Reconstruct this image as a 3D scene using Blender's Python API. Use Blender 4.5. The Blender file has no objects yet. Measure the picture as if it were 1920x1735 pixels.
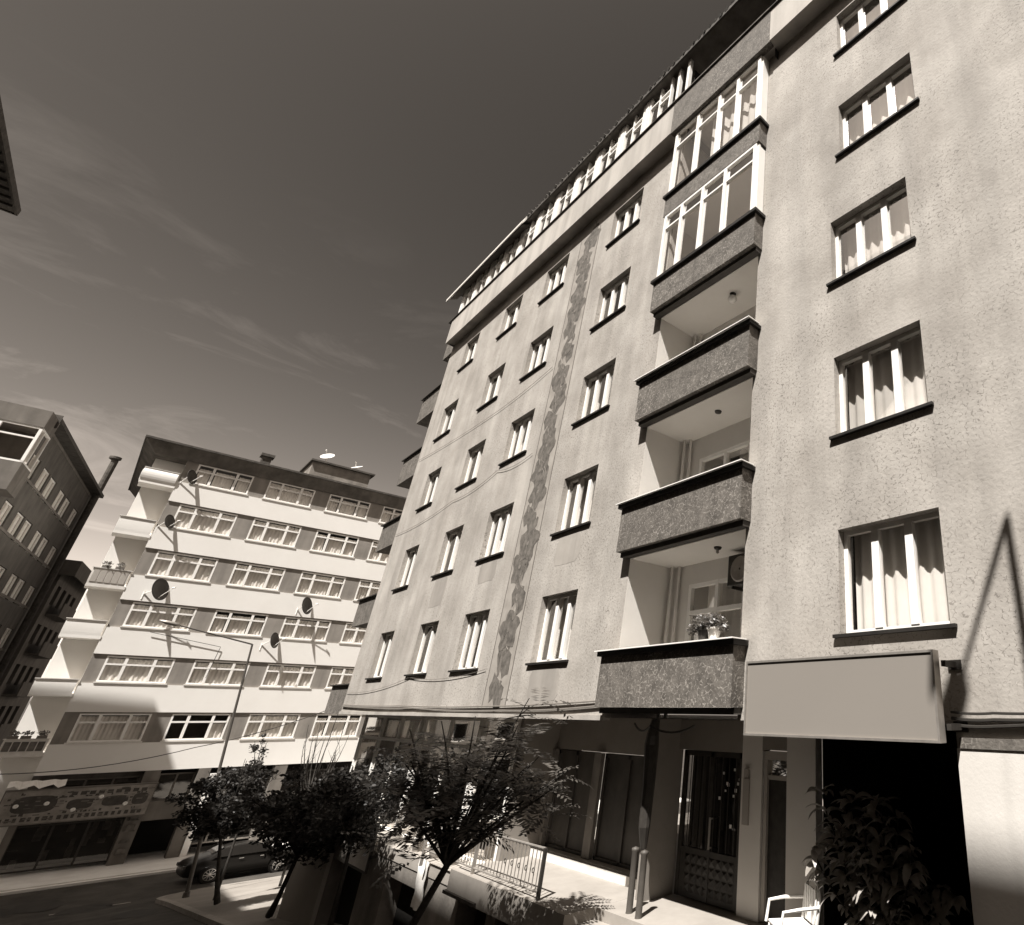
import bpy, math, random
from mathutils import Vector, Matrix, noise as mnoise
random.seed(7)
R = math.radians
sc = bpy.context.scene
COL = sc.collection

# ------------------------------------------------------------------ camera
F, PX, YAW, PIT, ROL = 1054.80, 1493.92, .8756, .4185, -.0075
cy, sy = math.cos(YAW), math.sin(YAW); cp, sp = math.cos(PIT), math.sin(PIT); cr, sr = math.cos(ROL), math.sin(ROL)
def _cam(v):
    x, y, z = v
    zf = y*cp + z*sp; u = -y*sp + z*cp
    return (x*cr - u*sr, x*sr + u*cr, zf)
_cols = [_cam((cy, sy, 0)), _cam((-sy, cy, 0)), _cam((0, 0, 1))]
right = Vector([c[0] for c in _cols]); up = Vector([c[1] for c in _cols]); fwd = Vector([c[2] for c in _cols])
cd = bpy.data.cameras.new('camera'); cam = bpy.data.objects.new('camera', cd); COL.objects.link(cam)
cd.sensor_fit = 'HORIZONTAL'; cd.sensor_width = 36; cd.lens = F/1920*36
cd.shift_x = -(PX-960)/1920; cd.shift_y = 0
cd.clip_start = .05; cd.clip_end = 3000
m = Matrix.Identity(4)
for i in range(3):
    m[i][0] = right[i]; m[i][1] = up[i]; m[i][2] = -fwd[i]
cam.matrix_world = m
sc.camera = cam
sc.render.resolution_x = 1024; sc.render.resolution_y = 925

# ------------------------------------------------------------------ light
SUN = Vector((-1, -.5, 1.8)).normalized()
w = bpy.data.worlds.new('World'); sc.world = w; w.use_nodes = True
nt = w.node_tree; nt.nodes.clear()
N = nt.nodes.new; L = nt.links.new
sky = N('ShaderNodeTexSky'); sky.sky_type = 'NISHITA'; sky.sun_disc = False
sky.sun_elevation = math.asin(SUN.z); sky.sun_rotation = math.atan2(SUN.x, SUN.y)
sky.air_density = 1.0; sky.dust_density = 1.6; sky.ozone_density = 1.5
sep = N('ShaderNodeSeparateColor'); L(sky.outputs[0], sep.inputs[0])
# thin cirrus streaks high in the sky
tc = N('ShaderNodeTexCoord'); mp = N('ShaderNodeMapping'); L(tc.outputs['Generated'], mp.inputs[0])
mp.inputs['Rotation'].default_value = (R(18), R(-32), R(25)); mp.inputs['Scale'].default_value = (1.4, 2.2, 5.0)
nz = N('ShaderNodeTexNoise'); nz.inputs['Scale'].default_value = 2.1; nz.inputs['Detail'].default_value = 11; nz.inputs['Roughness'].default_value = .66; nz.inputs['Distortion'].default_value = 1.1
L(mp.outputs[0], nz.inputs['Vector'])
cr1 = N('ShaderNodeValToRGB'); cr1.color_ramp.elements[0].position = .50; cr1.color_ramp.elements[1].position = .86
cr1.color_ramp.elements[1].color = (1, 1, 1, 1); cr1.color_ramp.elements[0].color = (0, 0, 0, 1)
L(nz.outputs[0], cr1.inputs[0])
n2 = N('ShaderNodeTexNoise'); n2.inputs['Scale'].default_value = 1.7; n2.inputs['Detail'].default_value = 3
L(tc.outputs['Generated'], n2.inputs['Vector'])
cr2 = N('ShaderNodeValToRGB'); cr2.color_ramp.elements[0].position = .33; cr2.color_ramp.elements[1].position = .52
L(n2.outputs[0], cr2.inputs[0])
mm = N('ShaderNodeMath'); mm.operation = 'MULTIPLY'; L(cr1.outputs[0], mm.inputs[0])
sz = N('ShaderNodeSeparateXYZ'); L(tc.outputs['Generated'], sz.inputs[0])
zr = N('ShaderNodeMapRange'); zr.inputs[1].default_value = .62; zr.inputs[2].default_value = .42; L(sz.outputs[2], zr.inputs[0])
m3 = N('ShaderNodeMath'); m3.operation = 'MULTIPLY'; L(cr2.outputs[0], m3.inputs[0]); L(zr.outputs[0], m3.inputs[1]); L(m3.outputs[0], mm.inputs[1])
ma = N('ShaderNodeMath'); ma.operation = 'MULTIPLY_ADD'; L(mm.outputs[0], ma.inputs[0]); ma.inputs[1].default_value = 1.1
CIR_ADD = ma
ma.inputs[2].default_value = 1.0
pw = N('ShaderNodeMath'); pw.operation = 'POWER'; pw.inputs[1].default_value = 2.4; L(sep.outputs[0], pw.inputs[0])
mu = N('ShaderNodeMath'); mu.operation = 'MULTIPLY'; pm = N('ShaderNodeMath'); pm.operation = 'MINIMUM'; pm.inputs[1].default_value = 14.0; L(pw.outputs[0], pm.inputs[0])
ps = N('ShaderNodeMath'); ps.operation = 'MULTIPLY'; ps.inputs[1].default_value = .58; L(pm.outputs[0], ps.inputs[0]); L(ps.outputs[0], mu.inputs[0]); L(ma.outputs[0], mu.inputs[1])
cmb = N('ShaderNodeCombineColor')
for i, k in enumerate((1.15, 1.0, .87)):
    q = N('ShaderNodeMath'); q.operation = 'MULTIPLY'; q.inputs[1].default_value = k
    L(mu.outputs[0], q.inputs[0]); L(q.outputs[0], cmb.inputs[i])
bg = N('ShaderNodeBackground'); bg.inputs[1].default_value = .055
L(cmb.outputs[0], bg.inputs[0])
wo = N('ShaderNodeOutputWorld'); L(bg.outputs[0], wo.inputs[0])
sl = bpy.data.lights.new('sun', 'SUN'); sl.energy = 5.0; sl.angle = R(.55); sl.color = (1, .965, .92)
so = bpy.data.objects.new('sun', sl); COL.objects.link(so); so.rotation_euler = SUN.to_track_quat('Z', 'Y').to_euler()
vs = sc.view_settings; vs.view_transform = 'Standard'; vs.look = 'None'; vs.exposure = 1.08; vs.gamma = 1; vs.use_curve_mapping = False

# ------------------------------------------------------------------ helpers
def grey(v):
    k = 1 - min(v, .8)/.8          # darker tones carry more of the print's brown
    return (v*(1.03+.10*k), v, v*(.95-.09*k), 1)
MATS = {}
def mat(name, v, rough=.75, var=.12, scale=3.0, v2=None, bump=.0, bscale=None, spec=.3, metal=0, det=6, streak=False, marks=None):
    """procedural surface: mottled tone between v and v2, optional bump, vertical dirt streaks and small marks"""
    if name in MATS: return MATS[name]
    M = bpy.data.materials.new(name); M.use_nodes = True; t = M.node_tree; b = t.nodes['Principled BSDF']
    n = t.nodes.new; l = t.links.new
    g = n('ShaderNodeTexCoord'); co = g.outputs['Object']
    a = n('ShaderNodeTexNoise'); a.inputs['Scale'].default_value = scale; a.inputs['Detail'].default_value = det; a.inputs['Roughness'].default_value = .62
    l(co, a.inputs['Vector'])
    r = n('ShaderNodeValToRGB'); r.color_ramp.elements[0].position = .32; r.color_ramp.elements[1].position = .68
    r.color_ramp.elements[0].color = grey(v*(1-var)); r.color_ramp.elements[1].color = grey(v2 if v2 is not None else v*(1+var))
    l(a.outputs[0], r.inputs[0]); out = r.outputs[0]
    if streak:
        mp = n('ShaderNodeMapping'); mp.inputs['Scale'].default_value = (1.6, 1.6, .16); l(co, mp.inputs[0])
        s = n('ShaderNodeTexNoise'); s.inputs['Scale'].default_value = 1.3; s.inputs['Detail'].default_value = 5; l(mp.outputs[0], s.inputs['Vector'])
        sr_ = n('ShaderNodeValToRGB'); sr_.color_ramp.elements[0].position = .38; sr_.color_ramp.elements[1].position = .60
        sr_.color_ramp.elements[0].color = (streak if streak is not True else .78,)*3+(1,); sr_.color_ramp.elements[1].color = (1, 1, 1, 1)
        l(s.outputs[0], sr_.inputs[0])
        mx = n('ShaderNodeMix'); mx.data_type = 'RGBA'; mx.blend_type = 'MULTIPLY'; mx.inputs[0].default_value = 1
        l(out, mx.inputs[6]); l(sr_.outputs[0], mx.inputs[7]); out = mx.outputs[2]
    if marks:
        sc_, thick, tone, dens = marks
        dn = n('ShaderNodeTexNoise'); dn.inputs['Scale'].default_value = sc_*.8; dn.inputs['Detail'].default_value = 2; l(co, dn.inputs['Vector'])
        mv = n('ShaderNodeMix'); mv.data_type = 'VECTOR'; mv.inputs[0].default_value = .35*1.0/ max(sc_, 1)*2.2
        l(co, mv.inputs[4]); l(dn.outputs['Color'], mv.inputs[5])
        vo = n('ShaderNodeTexVoronoi'); vo.feature = 'DISTANCE_TO_EDGE'; vo.inputs['Scale'].default_value = sc_; l(mv.outputs[1], vo.inputs['Vector'])
        lt = n('ShaderNodeMath'); lt.operation = 'LESS_THAN'; lt.inputs[1].default_value = thick; l(vo.outputs['Distance'], lt.inputs[0])
        mk = n('ShaderNodeTexNoise'); mk.inputs['Scale'].default_value = sc_*1.35; mk.inputs['Detail'].default_value = 1; l(co, mk.inputs['Vector'])
        gt = n('ShaderNodeMath'); gt.operation = 'GREATER_THAN'; gt.inputs[1].default_value = dens; l(mk.outputs[0], gt.inputs[0])
        v2_ = n('ShaderNodeMath'); v2_.operation = 'MULTIPLY'; l(lt.outputs[0], v2_.inputs[0]); l(gt.outputs[0], v2_.inputs[1])
        big = n('ShaderNodeTexNoise'); big.inputs['Scale'].default_value = .55; big.inputs['Detail'].default_value = 2; l(co, big.inputs['Vector'])
        br = n('ShaderNodeMapRange'); br.inputs[1].default_value = .35; br.inputs[2].default_value = .6; br.inputs[3].default_value = .15; br.inputs[4].default_value = .8; l(big.outputs[0], br.inputs[0])
        v3 = n('ShaderNodeMath'); v3.operation = 'MULTIPLY'; l(v2_.outputs[0], v3.inputs[0]); l(br.outputs[0], v3.inputs[1])
        mx = n('ShaderNodeMix'); mx.data_type = 'RGBA'; l(v3.outputs[0], mx.inputs[0]); l(out, mx.inputs[6]); mx.inputs[7].default_value = grey(tone); out = mx.outputs[2]
    l(out, b.inputs['Base Color'])
    b.inputs['Roughness'].default_value = rough; b.inputs['Specular IOR Level'].default_value = spec; b.inputs['Metallic'].default_value = metal
    if bump:
        bn = n('ShaderNodeTexNoise'); bn.inputs['Scale'].default_value = bscale or 30; bn.inputs['Detail'].default_value = 4; l(co, bn.inputs['Vector'])
        bm = n('ShaderNodeBump'); bm.inputs['Strength'].default_value = bump; bm.inputs['Distance'].default_value = .02; l(bn.outputs[0], bm.inputs['Height']); l(bm.outputs[0], b.inputs['Normal'])
    MATS[name] = M
    return M
def glassmat(name, tint=.8, refl=.12, rough=.03):
    M = bpy.data.materials.new(name); M.use_nodes = True; t = M.node_tree; t.nodes.clear()
    n = t.nodes.new; l = t.links.new
    tr = n('ShaderNodeBsdfTransparent'); tr.inputs[0].default_value = (tint, tint*.98, tint*.96, 1)
    gl = n('ShaderNodeBsdfGlossy'); gl.inputs['Roughness'].default_value = rough; gl.inputs[0].default_value = (.95, .93, .9, 1)
    lw = n('ShaderNodeLayerWeight'); lw.inputs[0].default_value = .35
    mr = n('ShaderNodeMapRange'); mr.inputs[3].default_value = refl*.5; mr.inputs[4].default_value = min(1, refl*5); l(lw.outputs['Fresnel'], mr.inputs[0])
    nz = n('ShaderNodeTexNoise'); nz.inputs['Scale'].default_value = 1.2
    g = n('ShaderNodeTexCoord'); l(g.outputs['Object'], nz.inputs['Vector'])
    bm = n('ShaderNodeBump'); bm.inputs['Strength'].default_value = .05; bm.inputs['Distance'].default_value = .05; l(nz.outputs[0], bm.inputs['Height']); l(bm.outputs[0], gl.inputs['Normal'])
    ms = n('ShaderNodeMixShader'); l(mr.outputs[0], ms.inputs[0]); l(tr.outputs[0], ms.inputs[1]); l(gl.outputs[0], ms.inputs[2])
    o = n('ShaderNodeOutputMaterial'); l(ms.outputs[0], o.inputs[0])
    return M
def leafmat(name, v, trans=.25, rough=.45):
    M = bpy.data.materials.new(name); M.use_nodes = True; t = M.node_tree; b = t.nodes['Principled BSDF']
    n = t.nodes.new; l = t.links.new
    g = n('ShaderNodeTexCoord')
    a = n('ShaderNodeTexNoise'); a.inputs['Scale'].default_value = 3.5; a.inputs['Detail'].default_value = 4; l(g.outputs['Object'], a.inputs['Vector'])
    r = n('ShaderNodeValToRGB'); r.color_ramp.elements[0].position = .35; r.color_ramp.elements[1].position = .7
    r.color_ramp.elements[0].color = grey(v*.65); r.color_ramp.elements[1].color = grey(v*1.6); l(a.outputs[0], r.inputs[0])
    l(r.outputs[0], b.inputs['Base Color']); b.inputs['Roughness'].default_value = rough; b.inputs['Specular IOR Level'].default_value = .45
    tl = n('ShaderNodeBsdfTranslucent'); l(r.outputs[0], tl.inputs[0])
    ms = n('ShaderNodeMixShader'); ms.inputs[0].default_value = trans; l(b.outputs[0], ms.inputs[1]); l(tl.outputs[0], ms.inputs[2])
    l(ms.outputs[0], t.nodes['Material Output'].inputs[0])
    return M

class MB:
    def __init__(s): s.v = []; s.f = []
    def add(s, vs, fs):
        k = len(s.v); s.v += [tuple(p) for p in vs]; s.f += [tuple(i+k for i in f) for f in fs]; return s
    def box(s, x0, x1, y0, y1, z0, z1):
        if x0 > x1: x0, x1 = x1, x0
        if y0 > y1: y0, y1 = y1, y0
        if z0 > z1: z0, z1 = z1, z0
        return s.add([(x0,y0,z0),(x1,y0,z0),(x1,y1,z0),(x0,y1,z0),(x0,y0,z1),(x1,y0,z1),(x1,y1,z1),(x0,y1,z1)],
              [(0,3,2,1),(4,5,6,7),(0,1,5,4),(1,2,6,5),(2,3,7,6),(3,0,4,7)])
    def quad(s, a, b, c, d): return s.add([a, b, c, d], [(0,1,2,3)])
    def tube(s, pts, rad, seg=8, cap=True):
        pts = [Vector(p) for p in pts]; n = len(pts)
        if not isinstance(rad, (list, tuple)): rad = [rad]*n
        rings = []; prev = None
        for i, p in enumerate(pts):
            d = (pts[min(i+1, n-1)]-pts[max(i-1, 0)])
            if d.length < 1e-9: d = Vector((0,0,1))
            d.normalize()
            a = prev if prev is not None else (Vector((1,0,0)) if abs(d.x) < .8 else Vector((0,1,0)))
            a = (a-d*a.dot(d)); a.normalize(); prev = a; b = d.cross(a)
            rings.append([p+(a*math.cos(2*math.pi*j/seg)+b*math.sin(2*math.pi*j/seg))*rad[i] for j in range(seg)])
        vs = [q for r_ in rings for q in r_]; fs = []
        for i in range(n-1):
            for j in range(seg):
                k = (j+1) % seg; fs.append((i*seg+j, i*seg+k, (i+1)*seg+k, (i+1)*seg+j))
        if cap: fs.append(tuple(reversed(range(seg)))); fs.append(tuple((n-1)*seg+j for j in range(seg)))
        return s.add(vs, fs)
    def lathe(s, c, prof, seg=24, axis='z'):
        vs = []; c = Vector(c)
        for r_, h in prof:
            for j in range(seg):
                a = 2*math.pi*j/seg; x, y = r_*math.cos(a), r_*math.sin(a)
                vs.append(c+Vector({'z': (x,y,h), 'y': (x,h,y), 'x': (h,x,y)}[axis]))
        fs = [(i*seg+j, i*seg+(j+1)%seg, (i+1)*seg+(j+1)%seg, (i+1)*seg+j) for i in range(len(prof)-1) for j in range(seg)]
        return s.add(vs, fs)
    def prism(s, poly, d0, d1, fn):
        """poly: list of (a,b); fn(a,b,d)->xyz"""
        n = len(poly)
        vs = [fn(a, b, d0) for a, b in poly]+[fn(a, b, d1) for a, b in poly]
        fs = [tuple(range(n)), tuple(reversed(range(n, 2*n)))]+[(i, i+n, (i+1) % n+n, (i+1) % n) for i in range(n)]
        return s.add(vs, fs)
    def build(s, name, m, parent=None, origin=None, smooth=False, bevel=0, sub=0):
        if origin is None: origin = parent.get('_o', (0,0,0)) if parent is not None else (0,0,0)
        ox, oy, oz = origin
        me = bpy.data.meshes.new(name); me.from_pydata([(x-ox, y-oy, z-oz) for x, y, z in s.v], [], s.f); me.update()
        o = bpy.data.objects.new(name, me); COL.objects.link(o); me.materials.append(m)
        if parent is not None: o.parent = parent; o['_o'] = list(origin)
        if smooth:
            for p in me.polygons: p.use_smooth = True
        if bevel:
            b = o.modifiers.new('bevel', 'BEVEL'); b.width = bevel; b.segments = 2; b.limit_method = 'ANGLE'; b.angle_limit = R(40)
        if sub:
            b = o.modifiers.new('sub', 'SUBSURF'); b.levels = sub; b.render_levels = sub
        return o
def tag(o, label=None, cat=None, group=None, kind=None):
    if label: o['label'] = label
    if cat: o['category'] = cat
    if group: o['group'] = group
    if kind: o['kind'] = kind
    return o
def thing(name, loc, label, cat, group=None, rz=0, local=False):
    o = bpy.data.objects.new(name, None); COL.objects.link(o); o.location = loc; o.rotation_euler = (0, 0, rz); o.empty_display_size = .2
    o['_o'] = [0, 0, 0] if local else list(loc)
    return tag(o, label, cat, group)
def wall_holes(mb, axis, face, back, a0, a1, z0, z1, holes, outward):
    """wall slab in plane axis=face with rectangular holes and reveals to 'back'; holes: (a0,a1,z0,z1)"""
    as_ = sorted({a0, a1, *[h[0] for h in holes], *[h[1] for h in holes]}); zs = sorted({z0, z1, *[h[2] for h in holes], *[h[3] for h in holes]})
    def P(a, z, d): return (d, a, z) if axis == 'x' else (a, d, z)
    def ins(a, z): return any(h[0] < a < h[1] and h[2] < z < h[3] for h in holes)
    flip = (outward < 0) == (axis == 'x')
    for i in range(len(as_)-1):
        # merge vertically free cells
        j = 0
        while j < len(zs)-1:
            if ins((as_[i]+as_[i+1])/2, (zs[j]+zs[j+1])/2): j += 1; continue
            k = j+1
            v = [P(as_[i], zs[j], face), P(as_[i+1], zs[j], face), P(as_[i+1], zs[k], face), P(as_[i], zs[k], face)]
            mb.quad(*(v[::-1] if flip else v)); j = k
    for h in holes:
        c = [(h[0], h[2]), (h[1], h[2]), (h[1], h[3]), (h[0], h[3])]
        for q in range(4):
            (p, r_), (p2, r2) = c[q], c[(q+1) % 4]
            v = [P(p, r_, face), P(p2, r2, face), P(p2, r2, back), P(p, r_, back)]
            mb.quad(*(v if flip else v[::-1]))

# ------------------------------------------------------------------ materials
M_plaster = mat('pale_plaster', .345, .9, .2, .75, bump=.3, bscale=18, marks=(15, .05, .13, .53), streak=.84)
M_plaster2 = mat('smooth_pale_plaster', .36, .9, .07, 1.4, bump=.15, bscale=30, streak=True)
M_attic = mat('attic_band_plaster', .40, .9, .08, 1.0, bump=.15, streak=True)
M_dado = mat('brown_flecked_render', .105, .85, .35, 4.5, bump=.4, bscale=26, marks=(13, .055, .27, .50))
M_white = mat('white_pvc', .80, .45, .03, 6)
M_whitewall = mat('white_render', .75, .85, .035, .6, bump=.1)
M_plinth = mat('pale_plinth_render', .56, .9, .05, 1.2, bump=.1, streak=True)
M_cap = mat('pale_stone_cap', .62, .7, .1, 5)
M_sill = mat('stone_sill', .55, .6, .14, 6)
M_darksill = mat('dark_marble_sill', .016, .6, .3, 6)
M_darkcap = mat('dark_metal_flashing', .05, .6, .2, 5)
M_loggia = mat('loggia_paint', .62, .85, .04, 1.2)
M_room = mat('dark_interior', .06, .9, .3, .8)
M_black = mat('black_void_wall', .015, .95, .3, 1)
M_curt = leafmat('net_curtain', .80, .22, .9)
M_curt.node_tree.nodes['Color Ramp'].color_ramp.elements[0].color = grey(.80)
M_curt.node_tree.nodes['Color Ramp'].color_ramp.elements[1].color = grey(.88)
M_glass = glassmat('window_glass', .95, .08)
M_glassB = glassmat('far_window_glass', .97, .035)
M_glassE = glassmat('door_glass', .4, .03)
M_glassD = glassmat('shop_glass', .55, .22)
M_tile = mat('dark_roof_tiles', .06, .85, .35, 4, bump=.5, bscale=12)
M_soffit = mat('timber_soffit', .10, .85, .3, 3)
M_panel = mat('mid_grey_panel_paint', .34, .85, .05, 1.5)
M_conc = mat('rough_concrete', .20, .9, .25, 1.6, bump=.4, bscale=14, streak=True)
M_tiles = mat('terrace_paving', .27, .7, .12, 1.6, bump=.15, bscale=10)
M_marble = mat('veined_marble', .22, .5, .08, 2, marks=(9, .03, .2, .55))
M_asph = mat('asphalt', .05, .9, .4, .9, bump=.5, bscale=60, spec=.25)
M_patch = mat('darker_asphalt_patch', .032, .9, .3, 1.5)
M_pave = mat('concrete_pavement', .22, .9, .16, .6, bump=.3, bscale=20)
M_sidewalk = mat('pale_pavement', .72, .85, .12, .8, bump=.2)
M_kerb = mat('kerb_stone', .25, .85, .2, 3)
M_metal = mat('galvanised_metal', .35, .45, .15, 8, metal=.6)
M_dmetal = mat('dark_painted_metal', .035, .5, .25, 8)
M_shut = mat('weathered_shutter_panel', .065, .6, .35, 1.1, streak=True)
M_sign = mat('blank_sign_face', .205, .7, .015, .7)
M_mosground = mat('mosaic_ground_render', .27, .9, .18, 2.5)
M_mosaic = mat('grey_mosaic', .075, .85, .25, 6, v2=.16)
M_mosaic2 = mat('pale_mosaic_vine', .17, .8, .2, 9)
M_groove = mat('groove_shadow_paint', .12, .9, .1, 4)
M_mortarpatch = mat('damp_repair_patch', .31, .9, .08, 2.0, streak=True)
M_trunk = mat('bark', .035, .95, .35, 9, bump=.6, bscale=18)
M_cable = mat('black_cable', .03, .6, .1, 4)
M_cablel = mat('pale_cable', .16, .6, .1, 4)
M_leaf = leafmat('tree_leaf', .07, .22, .5)
M_leaf2 = leafmat('street_tree_leaf', .024, .15, .55)
M_leafp = leafmat('rubber_plant_leaf', .30, .1, .3)
M_leafs = leafmat('pot_foliage_leaf', .09, .3, .4)  # paler leaf tone for the flower pot and flower box foliage
M_car = mat('black_car_paint', .008, .28, .1, 2, spec=.28)
M_carg = mat('car_window_tint', .01, .05, .1, 2, spec=.7)
M_rub = mat('tyre_rubber', .02, .85, .2, 9)
M_rim = mat('alloy_rim', .6, .3, .1, 6, metal=.7)
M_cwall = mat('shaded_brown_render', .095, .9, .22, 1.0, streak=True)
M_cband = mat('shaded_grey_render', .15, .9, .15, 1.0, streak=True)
M_bpanel = mat('grey_panel_between_windows', .24, .85, .12, 1.2, streak=True)
M_fascia = mat('grey_fascia', .11, .85, .3, 1.5, streak=True)
M_polem = mat('dark_lamp_post_paint', .07, .55, .15, 6)
M_dish = mat('shaded_dish_tone', .05, .6, .12, 3)  # shade on the wall dishes' faces is put into this base colour
M_whitem = mat('white_metal', .75, .4, .04, 5)
M_signart = mat('faded_sign_print', .24, .7, .3, 2.2)
M_signdark = mat('sign_dark_print', .055, .7, .3, 4)
M_goods = mat('shop_goods', .10, .8, .6, 2.5)
M_cloth = mat('white_cloth', .7, .9, .08, 5)

# ------------------------------------------------------------------ the setting: ground, road, pavement
def gz(y): return -2.8 if y < 0 else (-2.8-.1175*y if y < 40 else -7.5)
ys = [-400, -40, -10, 0, 5, 10, 15, 20, 25, 30, 35, 40, 45, 60, 100, 200, 600]
g = MB()
for a, b in zip(ys[:-1], ys[1:]): g.quad((-600, a, gz(a)), (600, a, gz(a)), (600, b, gz(b)), (-600, b, gz(b)))
tag(g.build('ground', M_asph), kind='structure')
# paved apron on the near building's side of the road: a raised slab with a rounded corner
def apron():
    pts = []
    for y in (11.2, 16, 20, 24, 28, 32, 36): pts.append((4.95+.012*(y-20), y))
    for k in range(9):
        a = math.pi-k*(math.pi/2)/8
        pts.append((5.1+2.0+2.0*math.cos(a), 38.2+2.0*math.sin(a)))
    return pts
ap = apron()
s = MB(); kz = MB()
xr = 60
for (x0, y0), (x1, y1) in zip(ap[:-1], ap[1:]):
    z0, z1 = gz(y0)+.13, gz(y1)+.13
    s.quad((x0+.15, y0, z0), (xr, y0, z0), (xr, y1, z1), (x1+.15, y1, z1))
    kz.quad((x0, y0, gz(y0)-.02), (x0, y0, z0+.01), (x1, y1, z1+.01), (x1, y1, gz(y1)-.02))
    kz.quad((x0, y0, z0+.01), (x0+.2, y0, z0+.01), (x1+.2, y1, z1+.01), (x1, y1, z1+.01))
kz.box(ap[-1][0], xr, ap[-1][1]-.16, ap[-1][1], -7.7, gz(40)+.12)
tag(s.build('pavement', M_pave), kind='structure'); tag(kz.build('kerb', M_kerb), kind='structure')
# pavement along the far white block
s = MB(); s.box(-30, 40, 46.0, 51.5, -7.7, -7.36); s.box(-30, 40, 45.7, 45.98, -7.7, -7.40)
tag(s.build('far_pavement', M_sidewalk), kind='structure')
s = MB()
rnp = random.Random(6)
for k in range(9):
    cx_, cy_ = rnp.uniform(-1, 4.5), rnp.uniform(22, 44); a_, b_ = rnp.uniform(.4, 1.4), rnp.uniform(.5, 2.2); pts = []
    for i in range(14): t = 2*math.pi*i/14; x, y = cx_+a_*math.cos(t)*rnp.uniform(.8, 1.1), cy_+b_*math.sin(t)*rnp.uniform(.8, 1.1); pts.append((x, y, max(gz(y), -7.5)+.006+.0012*k))
    s.add(pts, [tuple(range(14))])
tag(s.build('road_patches', M_patch), kind='structure')
# faint worn lane lines on the cross street
s = MB()
for x0, x1, y0 in ((-1.0, 1.2, 40.3), (2.4, 4.6, 40.2)): s.box(x0, x1, y0, y0+.10, -7.6, -7.494)
tag(s.build('lane_marking', M_kerb), kind='structure')

# ------------------------------------------------------------------ NEAR APARTMENT BUILDING (facade plane x = 6)
XF = 6.0; YL = 24.4; YR = -9.0
A = thing('apartment_building', (6, 10, -2.8), 'long pale rendered apartment block with brown balconies and a vertical mosaic strip', 'building')
sill = [.90, 3.68, 6.52, 9.41, 12.38]
colsW = [(2.78, 4.27, 3), (10.76, 12.2, 3), (14.72, 16.15, 3), (17.85, 19.2, 2), (21.35, 22.6, 2)]
heights = 1.37
holes = []
wins = []
for ci, (a, b, n) in enumerate(colsW):
    for r_, z in enumerate(sill):
        aa, bb = a, b
        if ci == 0 and r_ >= 3: aa, bb = a-.32, b-.25
        if ci == 0 and r_ == 4: aa, bb = a-.35, b-.28
        if ci == 4 and r_ == 3: aa, bb = a+.3, b+.4
        hz = heights if r_ < 4 else 1.33
        holes.append((aa, bb, z, z+hz)); wins.append((aa, bb, z, z+hz, n, ci, r_))
# column further right (beyond frame edge) so the wall goes on believably
for z in sill:
    holes.append((-5.2, -3.7, z, z+heights)); wins.append((-5.2, -3.7, z, z+heights, 3, 9, sill.index(z)))
LY0, LY1 = 6.03, 9.06
loggia_hole = (LY0, LY1, -.1, 13.75)
wb = MB()
wall_holes(wb, 'x', XF, XF+.22, LY1, YL, -.1, 14.33, [h for h in holes if h[0] > LY1], -1)
wb.quad((XF, YL, -.1), (XF, YL, 14.33), (20, YL, 14.33), (20, YL, -.1))
wb.build('wall', M_plaster, A); wb = MB()
# right part: around the near column of windows, full height to the left of the shop opening
hr = [h for h in holes if h[1] < LY0]
wall_holes(wb, 'x', XF, XF+.22, YR, LY0, -.1, 14.33, hr, -1)
wb.quad((XF, 2.84, -3.1), (XF, YR, -3.1), (XF, YR, -.1), (XF, 2.84, -.1))
# end walls, soffit of the overhanging storeys
wb.quad((XF, YR, 14.33), (XF, YR, -3.1), (20, YR, -3.1), (20, YR, 14.33))
wall = wb.build('wall', M_plaster, A)
sb = MB(); sb.quad((XF, 2.84, -.1), (XF, YL, -.1), (14, YL, -.1), (14, 2.84, -.1))
sb.box(XF-.04, XF+.1, LY1+.15, YL+.02, -.14, -.06)
sb.build('ground_floor_soffit', M_plaster2, A)
# dark inner mass behind the windows
ib = MB(); ib.quad((6.95, YR, -.1), (6.95, LY0-.3, -.1), (6.95, LY0-.3, 14.2), (6.95, YR, 14.2))
ib.quad((6.95, LY1+.3, -.1), (6.95, YL, -.1), (6.95, YL, 14.2), (6.95, LY1+.3, 14.2))
for z in (2.65, 5.45, 8.3, 11.2, 14.2):
    ib.box(6.03, 6.95, LY1+.3, YL-.05, z-.1, z); ib.box(6.03, 6.95, YR+.05, LY0-.3, z-.1, z)
ib.build('room_interior', M_room, A)

def bar(mb, axis, c, a0, a1, z0, z1, d):
    """frame bar, thickness d about depth c"""
    if axis == 'x': mb.box(c-d/2, c+d/2, a0, a1, z0, z1)
    else: mb.box(a0, a1, c-d/2, c+d/2, z0, z1)
def curtain(axis, c, a0, a1, z0, z1, sgn=1, amp=.025, drape=0, seed=0, parent=None):
    n = max(8, int((a1-a0)/.035)); mb = MB(); rows = 5
    rnd = random.Random(seed); ph = rnd.uniform(0, 6); fr = rnd.uniform(26, 40)
    vs = []
    for j in range(rows+1):
        t = j/rows
        for i in range(n+1):
            a = a0+(a1-a0)*i/n; u = i/n
            off = amp*math.sin(fr*a+ph)+amp*.6*math.sin(fr*.43*a+2*ph)
            z = z1-(z1-z0)*t
            if drape: z = z1-(z1-z0-drape*math.sin(math.pi*u))*t
            vs.append((c+off, a, z) if axis == 'x' else (a, c+off, z))
    fs = [(j*(n+1)+i, j*(n+1)+i+1, (j+1)*(n+1)+i+1, (j+1)*(n+1)+i) for j in range(rows) for i in range(n)]
    mb.add(vs, fs)
    return mb.build('curtain', M_curt, parent, smooth=True)
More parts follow.
